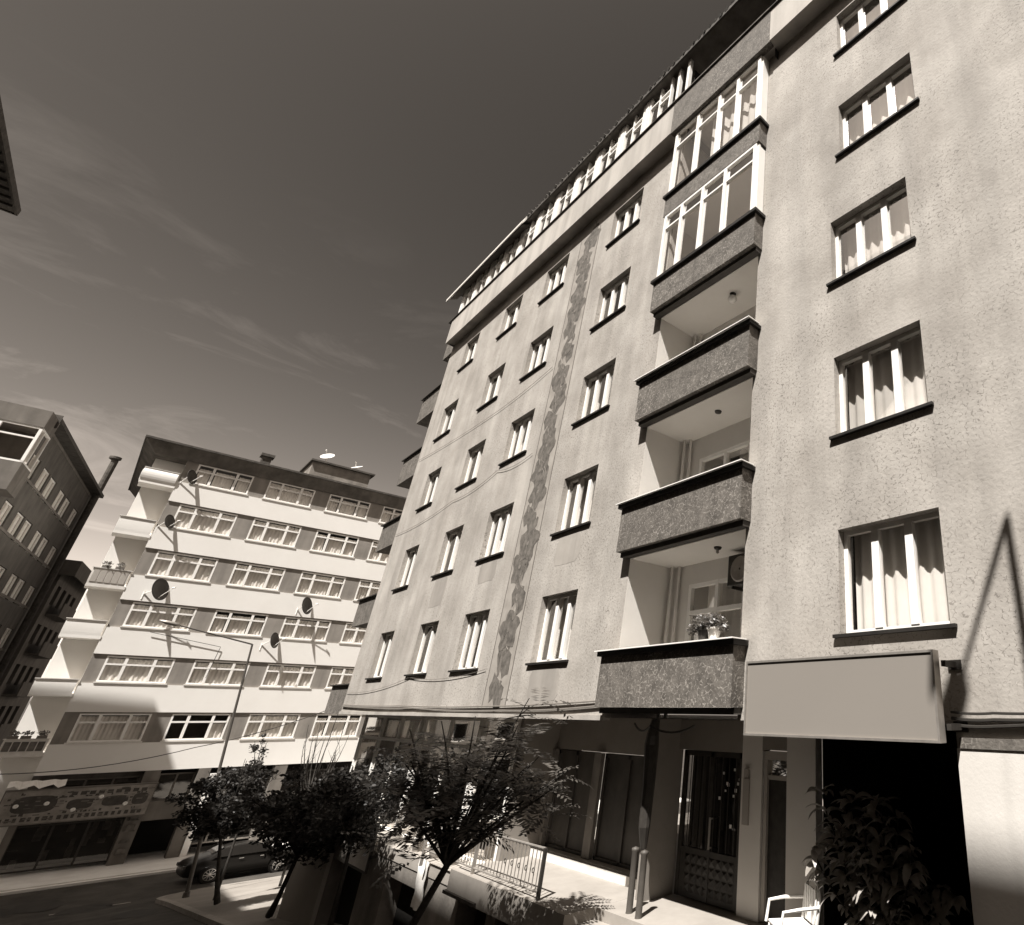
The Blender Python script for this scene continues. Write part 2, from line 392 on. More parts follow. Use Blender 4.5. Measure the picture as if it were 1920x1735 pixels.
def windowA(a0, a1, z0, z1, n, ci, ri):
    X = 6.17; fw = .062; fb = MB()
    bar(fb, 'x', X, a0, a1, z0, z0+fw, .07); bar(fb, 'x', X, a0, a1, z1-fw, z1, .07)
    bar(fb, 'x', X, a0, a0+fw, z0+fw, z1-fw, .07); bar(fb, 'x', X, a1-fw, a1, z0+fw, z1-fw, .07)
    sw = (a1-a0)/n
    for k in range(1, n): bar(fb, 'x', X-.004, a0+sw*k-.055, a0+sw*k+.055, z0+fw, z1-fw, .085)
    rnd = random.Random(ci*17+ri*5+3)
    if (ci, ri) in ((1, 0), (2, 0), (3, 1), (1, 2)):      # one casement stands ajar, hinged inward
        k = 1 if n > 2 else 0; y0 = a0+sw*k+.055; y1 = a0+sw*(k+1)-.055; dx = .26 if ci == 1 else .18
        for (p, q) in (((X+.05, y0), (X+.05+.0, y0)),):
            pass
        e0 = (X+.05, y0); e1 = (X+.05+dx, y1-.05)
        fb.add([(e1[0]-.02, e1[1]-.05, z0+fw), (e1[0]+.02, e1[1]-.05, z0+fw), (e1[0]+.02, e1[1]+.0, z0+fw), (e1[0]-.02, e1[1], z0+fw),
                (e1[0]-.02, e1[1]-.05, z1-fw-.05), (e1[0]+.02, e1[1]-.05, z1-fw-.05), (e1[0]+.02, e1[1], z1-fw-.05), (e1[0]-.02, e1[1], z1-fw-.05)],
               [(0,3,2,1),(4,5,6,7),(0,1,5,4),(1,2,6,5),(2,3,7,6),(3,0,4,7)])
    w_ = fb.build('window', M_white, A)
    # casement rails
    p = MB()
    for k in range(n):
        y0 = a0+sw*k+.05; y1 = a0+sw*(k+1)-.05
        p.quad((X+.005, y0, z0+fw-.01), (X+.005, y1, z0+fw-.01), (X+.005, y1, z1-fw+.01), (X+.005, y0, z1-fw+.01))
    p.build('pane', M_glass, w_)
    s_ = MB(); s_.box(5.94, X-.036, a0-.08, a1+.08, z0-.04, z0+.002); s_.build('sill', M_darksill, w_)
    # curtains, different in each window
    t = rnd.random()
    if ci == 0 and ri in (0, 1): curtain('x', 6.36, a0+.05, a1-.02, z0, z1+.05, seed=ci*9+ri, parent=w_)
    elif t < .45: curtain('x', 6.36, a0+.02, a1-.02, z0, z1+.05, seed=ci*9+ri, parent=w_)
    elif t < .8:
        m_ = a0+(a1-a0)*rnd.uniform(.3, .7)
        curtain('x', 6.36, a0+.02, m_, z0, z1+.05, seed=ci*9+ri, parent=w_)
        if rnd.random() < .6: curtain('x', 6.40, m_+.2, a1-.02, z0, z1+.05, seed=ci*9+ri+50, parent=w_)
    else: curtain('x', 6.38, a0+(a1-a0)*.35, a1-.02, z0, z1+.05, seed=ci*9+ri, parent=w_)
for args in wins: windowA(*args)

# loggias ---------------------------------------------------------------
XB = 7.03
caps = [.94, 3.64, 6.44, 9.18, 11.92]; bots = [.06, 2.72, 5.50, 8.30, 11.22]
lb = MB()
lb.quad((6, LY1, -.1), (XB, LY1, -.1), (XB, LY1, 14.33), (6, LY1, 14.33))
lb.quad((XB, LY0, -.1), (6, LY0, -.1), (6, LY0, 14.33), (XB, LY0, 14.33))
for f0, f1 in zip([.06, 2.72, 5.5, 8.3, 11.22], [2.62, 5.42, 8.2, 11.14, 14.33]):
    wall_holes(lb, 'x', XB, XB+.12, LY0, LY1, f0, f1, [(6.35, 8.55, f0+.12, f0+2.18)], -1)
lb.build('loggia_wall', M_loggia, A)
for k, z in enumerate(bots):
    s_ = MB(); s_.box(5.992, XB-.003, LY0+.003, LY1-.003, z-.10 if k else z-.03, z-.003); s_.build('balcony_slab', M_loggia, A)
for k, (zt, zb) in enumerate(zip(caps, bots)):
    pb_ = MB(); y0, y1 = 5.93, 9.19
    pb_.box(5.76, 5.88, y0, y1, zb, zt-.0755)
    pb_.box(5.88, 5.998, y0, y0+.11, zb, zt-.0755); pb_.box(5.88, 5.998, y1-.11, y1, zb, zt-.0755)
    par = pb_.build('balcony_parapet', M_dado, A)
    cb = MB(); cb.box(5.70, 5.93, y0-.06, y1+.05, zt-.075, zt); cb.box(5.93, 5.998, y0-.06, y0+.11, zt-.075, zt); cb.box(5.93, 5.998, y1-.11, y1+.05, zt-.075, zt)
    cb.build('parapet_cap', M_darksill, par)
    if k < 3:
        cb = MB(); cb.box(5.65, 5.93, y0-.08, y1+.07, zt+.0005, zt+.018); cb.build('cap_edge', M_whitem, par)
    # dark bar painted in for the deep shade under the parapet edge
    db = MB(); db.box(5.85, 5.99, y0+.02, y1-.02, zb-.09, zb-.001); db.build('underside_shade_bar', M_darkcap, par)
# balcony doors and windows on the loggia back walls
for k, f0 in enumerate([.06, 2.72, 5.5, 8.3, 11.22]):
    a0, a1, z0, z1 = 6.35, 8.55, f0+.12, f0+2.18; X = XB+.05
    fb = MB()
    bar(fb, 'x', X, a0, a1, z1-.07, z1, .08); bar(fb, 'x', X, a0, a1, z0, z0+.07, .08)
    for y in (a0, 7.02, 7.72, a1-.08): bar(fb, 'x', X-.003, y, y+.08, z0, z1, .085)
    bar(fb, 'x', X, a0, a1, z1-.58, z1-.50, .08)
    bar(fb, 'x', X-.01, 7.75, 8.50, z0+.07, z0+.75, .05)
    for y in (7.80, 8.42): bar(fb, 'x', X-.02, y, y+.06, z0+.7, z1-.6, .05)
    d = fb.build('balcony_door', M_white, A)
    p = MB(); p.quad((X+.01, a0, z0), (X+.01, a1, z0), (X+.01, a1, z1), (X+.01, a0, z1)); p.build('pane', M_glass, d)
    curtain('x', XB+.25, a0+.1, 7.6 if k % 2 else a1-.3, z0, z1, seed=70+k, parent=d)
ib = MB(); ib.quad((7.5, 5.9, 0), (7.5, 9.2, 0), (7.5, 9.2, 14.2), (7.5, 5.9, 14.2)); ib.quad((7.15, 6.1, 0), (7.5, 6.1, 0), (7.5, 6.1, 14.2), (7.15, 6.1, 14.2)); ib.quad((7.15, 8.9, 0), (7.5, 8.9, 0), (7.5, 8.9, 14.2), (7.15, 8.9, 14.2)); ib.build('loggia_room_interior', M_room, A)
pp = MB()
for y, x in ((8.93, 6.9), (8.80, 6.96)): pp.tube([(x, y, -.1), (x, y, 13.6)], .032, 8)
pp.build('drain_pipe', M_loggia, A)
# glazing that closes in the two top loggias
def glazed(z0, z1, y0, y1, X, muls, trans, name='loggia_glazing', cur=False, side=True):
    fb = MB(); fw = .06
    bar(fb, 'x', X, y0, y1, z0, z0+fw, .07); bar(fb, 'x', X, y0, y1, z1-fw, z1, .07)
    for y in muls: bar(fb, 'x', X-.003, y-.045, y+.045, z0+fw, z1-fw, .08)
    bar(fb, 'x', X, y0, y1, trans, trans+.05, .065)
    if side:
        for y in (y0, y1):
            fb.box(X, 5.995, y-.02, y+.02, z0, z0+fw); fb.box(X, 5.995, y-.02, y+.02, z1-fw, z1); fb.box(5.96, 5.998, y-.035, y+.035, z0, z1)
    w_ = fb.build(name, M_white, A)
    p = MB(); p.quad((X+.01, y0, z0), (X+.01, y1, z0), (X+.01, y1, z1), (X+.01, y0, z1)); p.build('pane', M_glass, w_)
    return w_
g4 = glazed(9.18, 11.2, 6.0, 9.12, 5.80, [6.04, 6.95, 7.7, 8.45, 9.07], 10.72)
sp_ = MB(); sp_.box(5.80, 5.99, 5.95, 5.99, 9.2, 11.18); sp_.build('side_panel', M_white, g4)
g5 = glazed(11.92, 14.25, 6.0, 9.12, 5.80, [6.04, 6.75, 7.4, 8.2, 9.07], 13.62)
curtain('x', 6.05, 6.15, 7.9, 12.0, 14.1, seed=91, parent=g5)
sp_ = MB(); sp_.box(5.80, 5.99, 5.95, 5.99, 11.94, 14.2); sp_.build('side_panel', M_white, g5)

# attic storey: cantilevered band, continuous glazing, tiled eaves -----------
XA = 5.68; AE = 24.35
ab = MB()
ab.box(XA, XA+.15, 9.27, AE, 14.32, 15.53); ab.box(XA, XA+.15, YR, 5.66, 14.32, 15.53)
ab.quad((XA, YR, 14.322), (XA, AE, 14.322), (XF+14, AE, 14.322), (XF+14, YR, 14.322))
ab.box(XA+.15, 20, AE-.15, AE, 14.322, 15.53)
ab.build('attic_band', M_attic, A)
bb = MB(); bb.box(XA-.006, XA+.15, 5.662, 9.268, 14.27, 15.53); bb.box(XA-.05, XA+.2, 5.66, 9.27, 15.53, 15.57); bb.build('attic_balcony_parapet', M_dado, A)
fl = MB(); fl.box(XA-.05, XA+.16, 9.272, AE+.35, 15.53, 15.56); fl.box(XA-.05, XA+.16, YR, 5.658, 15.53, 15.56); fl.build('attic_sill_flashing', M_darkcap, A)
aw = MB(); XG = XA+.07; z0, z1 = 15.58, 17.08
y = 9.6; k = 0
attic_p = MB()
while y < AE-.5:
    wd = 1.05
    # paired casements with a transom, a wide white post between groups
    for (a, b) in ((y, y+.06), (y+wd-.06, y+wd), (y+wd*.48, y+wd*.48+.05)): bar(aw, 'x', XG, a, b, z0, z1, .09)
    bar(aw, 'x', XG, y, y+wd, z0, z0+.06, .08); bar(aw, 'x', XG, y+.06, y+wd*.48, z0+.72, z0+.77, .07); bar(aw, 'x', XG+.003, y+.06, y+wd-.06, z1-.52, z1-.47, .07)
    bar(aw, 'x', XG-.02, y+wd+.03, y+wd+.20, z0, z1, .07)
    attic_p.quad((XG+.012, y, z0), (XG+.012, y+wd+.3, z0), (XG+.012, y+wd+.3, z1), (XG+.012, y, z1))
    y += wd+.26; k += 1
for y in (8.85, 9.27): bar(aw, 'x', XG, y-.05, y+.05, z0, z1, .1)
awo = aw.build('attic_glazing', M_white, A); attic_p.build('pane', M_glass, awo)
aw = MB(); attic_p = MB(); awL = awo
y = 5.5
while y > YR+1.5:
    bar(aw, 'x', XG, y-.06, y, z0, z1, .09); bar(aw, 'x', XG, y-1.3, y-1.24, z0, z1, .09); bar(aw, 'x', XG, y-1.24, y-.06, z1-.52, z1-.47, .07)
    attic_p.quad((XG+.012, y-1.3, z0), (XG+.012, y, z0), (XG+.012, y, z1), (XG+.012, y-1.3, z1)); y -= 1.5
awo = aw.build('attic_glazing', M_white, A); attic_p.build('pane', M_glass, awo)
ai = MB(); ai.quad((XA+.9, YR, 15), (XA+.9, 5.7, 15), (XA+.9, 5.7, 17.1), (XA+.9, YR, 17.1)); ai.quad((XA+.9, 9.2, 15), (XA+.9, AE, 15), (XA+.9, AE, 17.1), (XA+.9, 9.2, 17.1))
ai.build('attic_back_wall', M_panel, A)
ai = MB(); ai.quad((XA+1.8, 5.4, 14), (XA+1.8, 9, 14), (XA+1.8, 9, 17.1), (XA+1.8, 5.4, 16.8)); ai.quad((XA+.2, 5.66, 14), (XA+1.8, 5.66, 14), (XA+1.8, 5.66, 16.8), (XA+.2, 5.66, 16.8)); ai.quad((XA+.2, 8.8, 14), (XA+1.8, 8.8, 14), (XA+1.8, 8.8, 16.8), (XA+.2, 8.8, 16.8))
ai.build('attic_balcony_back', M_black, A)
for yy, sd in ((10.2, 1), (14.1, 3), (19.5, 5)): curtain('x', XG+.3, yy, yy+.8, 15.6, 16.7, seed=100+sd, parent=awL)
# roof: tiled slope with ragged tile ends, paler flat eave on the far part
XE = 5.53; ZE = 17.18
rb = MB(); rb.quad((XE+.02, YR, ZE-.08), (XE+.02, AE+.3, ZE-.08), (20, AE+.3, ZE-.08), (20, YR, ZE-.08)); rf = rb.build('roof_soffit', M_soffit, A)
rb = MB(); rb.quad((XE, YR-.3, ZE+.03), (12.5, YR-.3, 19.8), (12.5, AE+.3, 19.8), (XE, AE+.3, ZE+.03)); rb.box(XE, XE+.05, YR, AE+.3, ZE-.10, ZE+.03)
y = YR
rnd = random.Random(4)
while y < 18.2:
    wd = .22; dx = rnd.uniform(.0, .05); dz = rnd.uniform(-.015, .02)
    rb.tube([(XE-dx, y+wd/2, ZE+.02+dz), (XE+.6, y+wd/2, ZE+.26+dz)], [.055+rnd.uniform(-.015, .02), .05], 6)
    y += wd
rf = rb.build('roof', M_tile, A)
rb = MB(); rb.add([(5.42, 18.1, 16.78), (5.42, AE+.7, 16.78), (XE+.03, AE+.7, ZE-.02), (XE+.03, 18.1, ZE-.02), (5.42, 18.1, 16.86), (5.42, AE+.7, 16.86), (XE-.02, AE+.7, ZE+.06), (XE-.02, 18.1, ZE+.06)], [(0,3,2,1),(4,5,6,7),(0,1,5,4),(1,2,6,5),(2,3,7,6),(3,0,4,7)])
rb.box(5.385, 5.419, 18.05, AE+.74, 16.765, 16.88); rb.build('eave_board', M_cap, rf)
rb = MB(); rb.add([(5.46, 18.15, 16.80), (5.46, AE+.5, 16.80), (XA+.05, AE+.5, 17.0), (XA+.05, 18.15, 17.0), (5.46, 18.15, 16.81), (XA+.05, 18.15, 17.03), (XA+.05, AE+.5, 17.03), (5.46, AE+.5, 16.81)], [(0,3,2,1),(4,7,6,5)]); rb.build('eave_lining', M_soffit, rf)

# ornamental strip of mosaic flowers ------------------------------------
sy0, sy1 = 12.93, 14.02
gb = MB()
for y in (sy0, sy1): gb.box(5.992, 5.999, y-.012, y+.012, .08, 13.7)
gb.build('groove', M_groove, A)
gb = MB(); gb.box(5.9965, 5.9995, sy0+.013, sy1-.013, .08, 13.7); gb.build('mosaic_ground', M_mosground, A)
mo = MB(); mo2 = MB(); rnd = random.Random(21)
BX = [5.9920]
def blob(cy_, cz_, rx, rz, n, lob, x=None, mbx=None, rot=0):
    BX[0] = 5.9905+(BX[0]-5.9905+.00037) % .005
    x = BX[0] if x is None else 5.989
    pts = []
    for i in range(n):
        a = 2*math.pi*i/n; rr = 1+lob*math.cos(5*a+rot)+rnd.uniform(-.1, .1)
        pts.append((cy_+rx*rr*math.cos(a), cz_+rz*rr*math.sin(a)))
    (mbx or mo).prism(pts, x, 5.9985, lambda a, b, d: (d, a, b))
z = .35; side = 1; k = 0
while z < 13.4:
    c = (sy0+sy1)/2+side*rnd.uniform(.0, .14)
    kind = rnd.random()
    if kind < .6:
        blob(c, z, rnd.uniform(.36, .46), rnd.uniform(.38, .5), 24, .16, rot=rnd.uniform(0, 6))
        blob(c+.02, z, .05, .05, 8, 0, x=5.982, mbx=mo2)
    else:
        blob(c-.15, z-.1, .2, .3, 10, .12); blob(c+.17, z+.12, .17, .28, 10, .12); blob(c, z+.1, .2, .2, 10, .1)
    for q in range(3):
        a = rnd.uniform(.5, 2.6); l_ = rnd.uniform(.25, .5); s2 = rnd.choice((-1, 1))
        p0 = (c+s2*.12, z+.2); p1 = (min(max(c+s2*.42*math.cos(a)*1.0, sy0+.08), sy1-.08), z+.2+l_*.6); p2 = (c+s2*.05, z+.25+l_*1.3)
        pts = []
        for t in range(7):
            u = t/6; pts.append((5.9975, (1-u)**2*p0[0]+2*u*(1-u)*p1[0]+u*u*p2[0], (1-u)**2*p0[1]+2*u*(1-u)*p1[1]+u*u*p2[1]))
        mo2.tube(pts, [.011]*7, 5)
        if rnd.random() < .6: blob(pts[3][1], pts[3][2], .07, .13, 8, .05)
    z += rnd.uniform(.55, .78); side = -side; k += 1
mo.build('mosaic_flowers', M_mosaic, A); mo2.build('mosaic_vines', M_mosaic2, A)
# repair patches below some sills
pt = MB()
for y0, y1, za, zb in ((10.9, 12.1, .12, .82), (10.95, 12.0, 2.9, 3.55), (14.9, 15.9, 3.0, 3.6), (18.0, 19.0, 2.7, 3.6)):
    pts = []
    for i in range(14):
        a = 2*math.pi*i/14; c_, s_ = math.cos(a), math.sin(a); q = max(abs(c_), abs(s_))
        pts.append(((y0+y1)/2+(y1-y0)/2*c_/q*rnd.uniform(.93, 1.04), (za+zb)/2+(zb-za)/2*s_/q*rnd.uniform(.9, 1.05)))
    pt = MB(); pt.prism(pts, 5.9975, 5.9995, lambda a, b, d: (d, a, b)); pt.build('damp_patch', M_mortarpatch, A)

# balconies on the far end wall
for k, (zt, zb) in enumerate(((.76, -.15), (3.75, 2.8), (6.7, 5.65), (9.55, 8.45), (12.5, 11.35), (15.3, 14.2))):
    e = MB(); ye = 26.6 if k < 5 else 25.6
    e.box(6.06, 9.8, YL+.002, ye, zb, zb+.14); e.box(6.06, 6.16, YL+.002, ye, zb+.14, zt); e.box(6.16, 9.8, ye-.1, ye, zb+.14, zt)
    ba = e.build('end_balcony', M_dado, A)
    c = MB(); c.box(5.98, 6.22, YL+.002, ye+.08, zt, zt+.035); c.box(6.22, 9.88, ye-.16, ye+.08, zt, zt+.035); c.build('cap', M_darkcap, ba)

# ground floor under the overhang -----------------------------------------
gf = MB()
gf.box(6.72, 7.6, 13.40, 13.55, -3.0, -.12)                      # party wall left of the shutters
gf.box(7.0, 7.62, 9.02, 9.20, -3.0, -.12)                        # pier left of the entrance
gf.box(7.6, 7.75, 9.20, 13.40, -.78, -.12); gf.box(7.6, 7.75, 9.2, 9.55, -3, -.78)
gf.box(7.52, 7.7, 7.4, 9.02, -.62, -.12)
gf.box(7.52, 7.66, 6.36, 6.95, -.55, -.12)
gf.build('ground_floor_wall', M_marble, A)
gf = MB(); gf.box(7.52, 7.7, 6.95, 7.3995, -3.0, -.12); gf.build('pale_pier', M_loggia, A)
gf = MB(); gf.box(7.44, 7.60, 5.80, 6.36, -3.0, -.12); gf.build('pale_pier', M_loggia, A)
gf = MB()
gf.quad((11, 2.84, -2.85), (11, 5.8, -2.85), (11, 5.8, -.12), (11, 2.84, -.12)); gf.quad((7.6, 5.79, -2.85), (11, 5.79, -2.85), (11, 5.79, -.12), (7.6, 5.79, -.12))
gf.quad((6.25, 2.84, -2.85), (11, 2.84, -2.85), (11, 2.84, -.12), (6.25, 2.84, -.12)); gf.quad((6.4, 2.84, -.125), (11, 2.84, -.125), (11, 5.8, -.125), (6.4, 5.8, -.125))
gf.quad((7.4, 2.84, -2.79), (11, 2.84, -2.79), (11, 5.79, -2.79), (7.4, 5.79, -2.79))
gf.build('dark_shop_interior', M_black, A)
gf = MB(); gf.box(5.985, 6.25, YR, 2.84, -3.0, -.32); gf.build('plinth_panel', M_plinth, A)
gf = MB(); gf.box(5.97, 6.2, YR, 2.80, -.318, -.22); gf.build('plinth_ledge', M_dado, A)
# shutters
for y0, y1 in ((11.75, 13.28), (9.75, 11.45)):
    sb = MB(); zt, zb = -.80, -2.66
    n = 2
    sb.box(7.64, 7.68, y0, y1, zb, zt)
    for q in (y0, y1-.07, (y0+y1)/2-.03): sb.box(7.60, 7.64, q, q+.07, zb, zt)
    sb.box(7.60, 7.64, y0, y1, zb, zb+.08); sb.box(7.6, 7.64, y0, y1, zt-.08, zt)
    o = sb.build('shutter', M_shut, A)
for bx_ in ((7.52, 7.6, 11.47, 11.73, -2.7, -.8), (7.5, 7.6, 13.28, 13.40, -2.7, -.8)): sb = MB(); sb.box(*bx_); sb.build('shutter_post', M_conc, A)
sb = MB(); sb.box(7.36, 7.64, 9.25, 13.4, -2.80, -2.66); sb.box(7.44, 7.66, 9.3, 13.4, -2.659, -2.64); sb.build('threshold', M_cap, A)
# entrance door: dark metal with glass, studded lower panel
D_ = MB(); y0, y1, z0, z1, X = 7.42, 8.92, -2.78, -.63, 7.60
for a, b in ((y0, y0+.08), (y1-.08, y1), (8.12, 8.2)): D_.box(X-.03, X+.03, a, b, z0, z1)
D_.box(X-.03, X+.03, y0, y1, z1-.08, z1); D_.box(X-.028, X+.028, y0, y1, z0+.62, z0+.69); D_.box(X-.02, X+.02, y0, y1, z0, z0+.62)
for r_ in range(4):
    for c_ in range(9):
        ya = y0+.12+c_*.15; za = z0+.08+r_*.135
        if ya+.13 > y1-.1: continue
        D_.add([(X-.021, ya, za), (X-.021, ya+.13, za), (X-.021, ya+.13, za+.115), (X-.021, ya, za+.115), (X-.055, ya+.04, za+.08)], [(0,1,4),(1,2,4),(2,3,4),(3,0,4)])
for q in range(8): D_.tube([(X-.04, y0+.15+q*.16, z0+.7), (X-.04, y0+.15+q*.16, z1-.08)], .008, 5)
dr = D_.build('entrance_door', M_dmetal, A)
p = MB(); p.quad((X+.01, y0, z0+.6), (X+.01, y1, z0+.6), (X+.01, y1, z1), (X+.01, y0, z1)); p.build('pane', M_glassE, dr)
p = MB(); p.tube([(X-.09, 8.08, -2.05), (X-.09, 8.08, -1.6)], .018, 8); p.box(X-.09, X-.02, 8.07, 8.09, -2.04, -2.02); p.box(X-.09, X-.02, 8.07, 8.09, -1.63, -1.61); p.build('handle', M_metal, dr)
nt_ = MB(); rn = random.Random(3)
for k in range(11):
    yy = 7.5+rn.random()*.55; zz = -1.75+rn.random()*.85; s_ = rn.uniform(.025, .05); nt_.box(X+.0, X+.008, yy, yy+s_, zz, zz+s_*1.1)
nt_.build('notices', M_whitem, dr)
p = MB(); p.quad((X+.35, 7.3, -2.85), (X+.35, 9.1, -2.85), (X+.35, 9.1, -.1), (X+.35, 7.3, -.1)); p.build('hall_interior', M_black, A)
# bell panel on the pier
p = MB(); p.box(7.49, 7.52, 7.20, 7.33, -1.62, -.98); p.box(7.48, 7.52, 7.22, 7.31, -.96, -.84); p.build('bell_panel', M_panel, A)
# second doorway with pale frame
D_ = MB(); y0, y1, z0, z1, X = 6.38, 6.93, -2.78, -.57, 7.60
D_.box(X-.05, X+.03, y0, y0+.07, z0, z1); D_.box(X-.05, X+.03, y1-.07, y1, z0, z1); D_.box(X-.05, X+.03, y0+.07, y1-.07, z1-.12, z1); D_.box(X-.03, X+.02, y0+.07, y1-.07, z1-.40, z1-.34)
d2 = D_.build('side_door', M_panel, A)
p = MB(); p.box(X, X+.02, y0+.07, y1-.07, z0, z1-.4); p.build('door_leaf', M_dmetal, d2)
p = MB(); p.quad((X+.01, y0, z1-.34), (X+.01, y1, z1-.34), (X+.01, y1, z1-.12), (X+.01, y0, z1-.12)); p.build('pane', M_glassD, d2)
# shop front further along
XS = 6.75
sf = MB()
sf.box(XS-.02, XS+.1, 13.55, YL, -3.3, -3.0)
ms = [13.6, 15.3, 15.55, 17.3, 19.1, 19.35, 20.9, 22.5, YL-.1]
for y in ms: sf.box(XS-.04, XS+.05, y-.05, y+.05, -3.0, -.16)
sf.box(XS-.035, XS+.045, 13.6, YL, -.24, -.14); sf.box(XS-.035, XS+.045, 13.6, YL, -.86, -.78); sf.box(XS-.035, XS+.045, 13.6, YL, -3.0, -2.92)
s1 = sf.build('shopfront', M_white, A)
p = MB(); p.quad((XS, 13.6, -3.0), (XS, YL, -3.0), (XS, YL, -.15), (XS, 13.6, -.15)); p.build('pane', M_glassD, s1)
p = MB(); p.quad((XS+1.6, 13.6, -3.2), (XS+1.6, YL, -3.2), (XS+1.6, YL, -.1), (XS+1.6, 13.6, -.1)); p.quad((XS, YL-.02, -3.2), (12, YL-.02, -3.2), (12, YL-.02, -.1), (XS, YL-.02, -.1)); p.build('shop_back_wall', M_panel, A)
p = MB()
for k in range(7):
    yy = 14+k*1.45; p.box(XS+.25, XS+.6, yy, yy+rnd.uniform(.5, 1.0), -3.1, rnd.uniform(-2.3, -1.5))
p.build('shop_display', M_goods, A)
# basement storey below the terrace
bs = MB()
wall_holes(bs, 'x', 6.12, 6.5, 11.0, 24.6, -6.2, -2.98, [(12.3, 13.5, -4.4, -3.25), (10.0+1.15, 11.95, -4.6, -3.25), (15.2, 17.4, -5.2, -3.5), (19.0, 21.4, -5.6, -3.7)], -1)
bs.quad((6.12, 24.6, -6.2), (6.12, 24.6, -2.98), (14, 24.6, -2.98), (14, 24.6, -6.2))
bs.quad((6.12, 11.0, -4.6), (9, 11.0, -4.6), (9, 11.0, -2.98), (6.12, 11.0, -2.98))
bs.build('basement_wall', M_conc, A)
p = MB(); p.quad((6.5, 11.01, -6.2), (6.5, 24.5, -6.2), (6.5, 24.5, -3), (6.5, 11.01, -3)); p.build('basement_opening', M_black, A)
p = MB(); p.box(5.80, 6.12, 12.2, 13.55, -3.18, -3.13); p.build('basement_canopy', M_darkcap, A)
p = MB(); p.box(6.02, 6.12, 21.5, 24.62, -5.9, -3.6); p.build('corner_pier', M_panel, A)

# terrace and steps in front of the entrances
t_ = MB(); t_.box(6.1, 8.2, 13.5, 24.6, -3.2, -2.97); t_.box(5.85, 11, 9.35, 13.5, -3.2, -2.80)
t_.box(6.38, 11, -9, 9.35, -3.2, -2.802)
for k in range(4): t_.box(6.38-.32*(k+1), 6.38-.32*k, 2.0, 9.3+.25*(k < 1), -4.0, -2.80-.15*(k+1)+.001*k)
tag(t_.build('terrace', M_tiles), kind='structure')

# blank sign board ----------------------------------------------------------
S = thing('sign_board', (5.72, 4.2, .17), 'wide blank grey rectangular sign board fixed above the dark shop opening', 'sign')
p = MB(); p.box(5.66, 5.76, 2.87, 5.53, -.24, .59); p.build('panel', M_sign, S)
p = MB()
p.box(5.645, 5.775, 2.845, 2.87, -.265, .615); p.box(5.645, 5.775, 5.53, 5.555, -.265, .615); p.box(5.645, 5.775, 2.87, 5.53, .59, .615); p.box(5.645, 5.775, 2.87, 5.53, -.265, -.24); p.build('frame', M_metal, S)
for y, z in ((2.75, .48), (2.75, -.12), (5.4, .48), (5.4, -.12)):
    p = MB(); p.box(5.72, 5.998, y, y+.05, z-.03, z+.03); p.box(5.98, 5.998, y-.05, y+.1, z-.05, z+.05); p.build('bracket', M_dmetal, S)

# AC unit and ceiling lamps in the loggias, pots on the lowest parapet ----------------
ac = thing('air_conditioner', (6.8, 6.8, 2.0), 'dark air conditioner unit hanging high at the right of the lowest open balcony', 'air conditioner')
p = MB(); p.box(6.72, 7.0, 6.50, 7.16, 1.98, 2.52); p.build('casing', M_dmetal, ac, bevel=.02)
p = MB(); p.lathe((6.715, 6.86, 2.25), [(.02, 0), (.2, -.01), (.22, .0), (.24, .015)], 20, 'x'); p.build('fan_grille', M_metal, ac)
p = MB(); p.box(6.74, 7.02, 6.6, 6.63, 1.93, 1.98); p.box(6.74, 7.02, 7.03, 7.06, 1.93, 1.98); p.build('bracket', M_dmetal, ac)
for k, (zc, yy, lab) in enumerate(((2.62, 7.15, 'small flat ceiling lamp in the lowest open balcony above the flower pots'), (5.40, 7.4, 'small dark ceiling lamp in the second open balcony'), (8.20, 7.2, 'round white globe ceiling lamp in the topmost open balcony'))):
    lp = thing('ceiling_lamp', (6.45, yy, zc), lab, 'lamp', 'ceiling lamps in the open balconies')
    p = MB(); p.lathe((6.45, yy, zc), [(.001, -.001), (.07, -.001), (.06, -.035), (.03, -.05), (.001, -.05)], 16); p.build('base', M_dmetal, lp)
    if k == 2: p = MB(); p.lathe((6.45, yy, zc-.05), [(.03, 0), (.08, -.03), (.10, -.09), (.07, -.15), (.001, -.175)], 18); p.build('globe', M_whitem, lp, smooth=True)
    elif k == 0: p = MB(); p.lathe((6.45, yy, zc-.05), [(.02, 0), (.03, -.05), (.001, -.07)], 14); p.build('bulb', M_metal, lp, smooth=True)
def leafy(mb, c, r_, n, rn, size=.05):
    for _ in range(n):
        v = Vector((rn.gauss(0, 1), rn.gauss(0, 1), rn.gauss(0, 1))).normalized()*r_*rn.uniform(.4, 1)
        p_ = Vector(c)+Vector((v.x, v.y, v.z*.7)); a = Vector((rn.gauss(0,1), rn.gauss(0,1), rn.gauss(0,1))).normalized(); b = a.orthogonal().normalized()
        s_ = size*rn.uniform(.6, 1.3)
        mb.add([p_-a*s_, p_+b*s_*.4, p_+a*s_, p_-b*s_*.4], [(0,1,2,3)])
rn = random.Random(11)
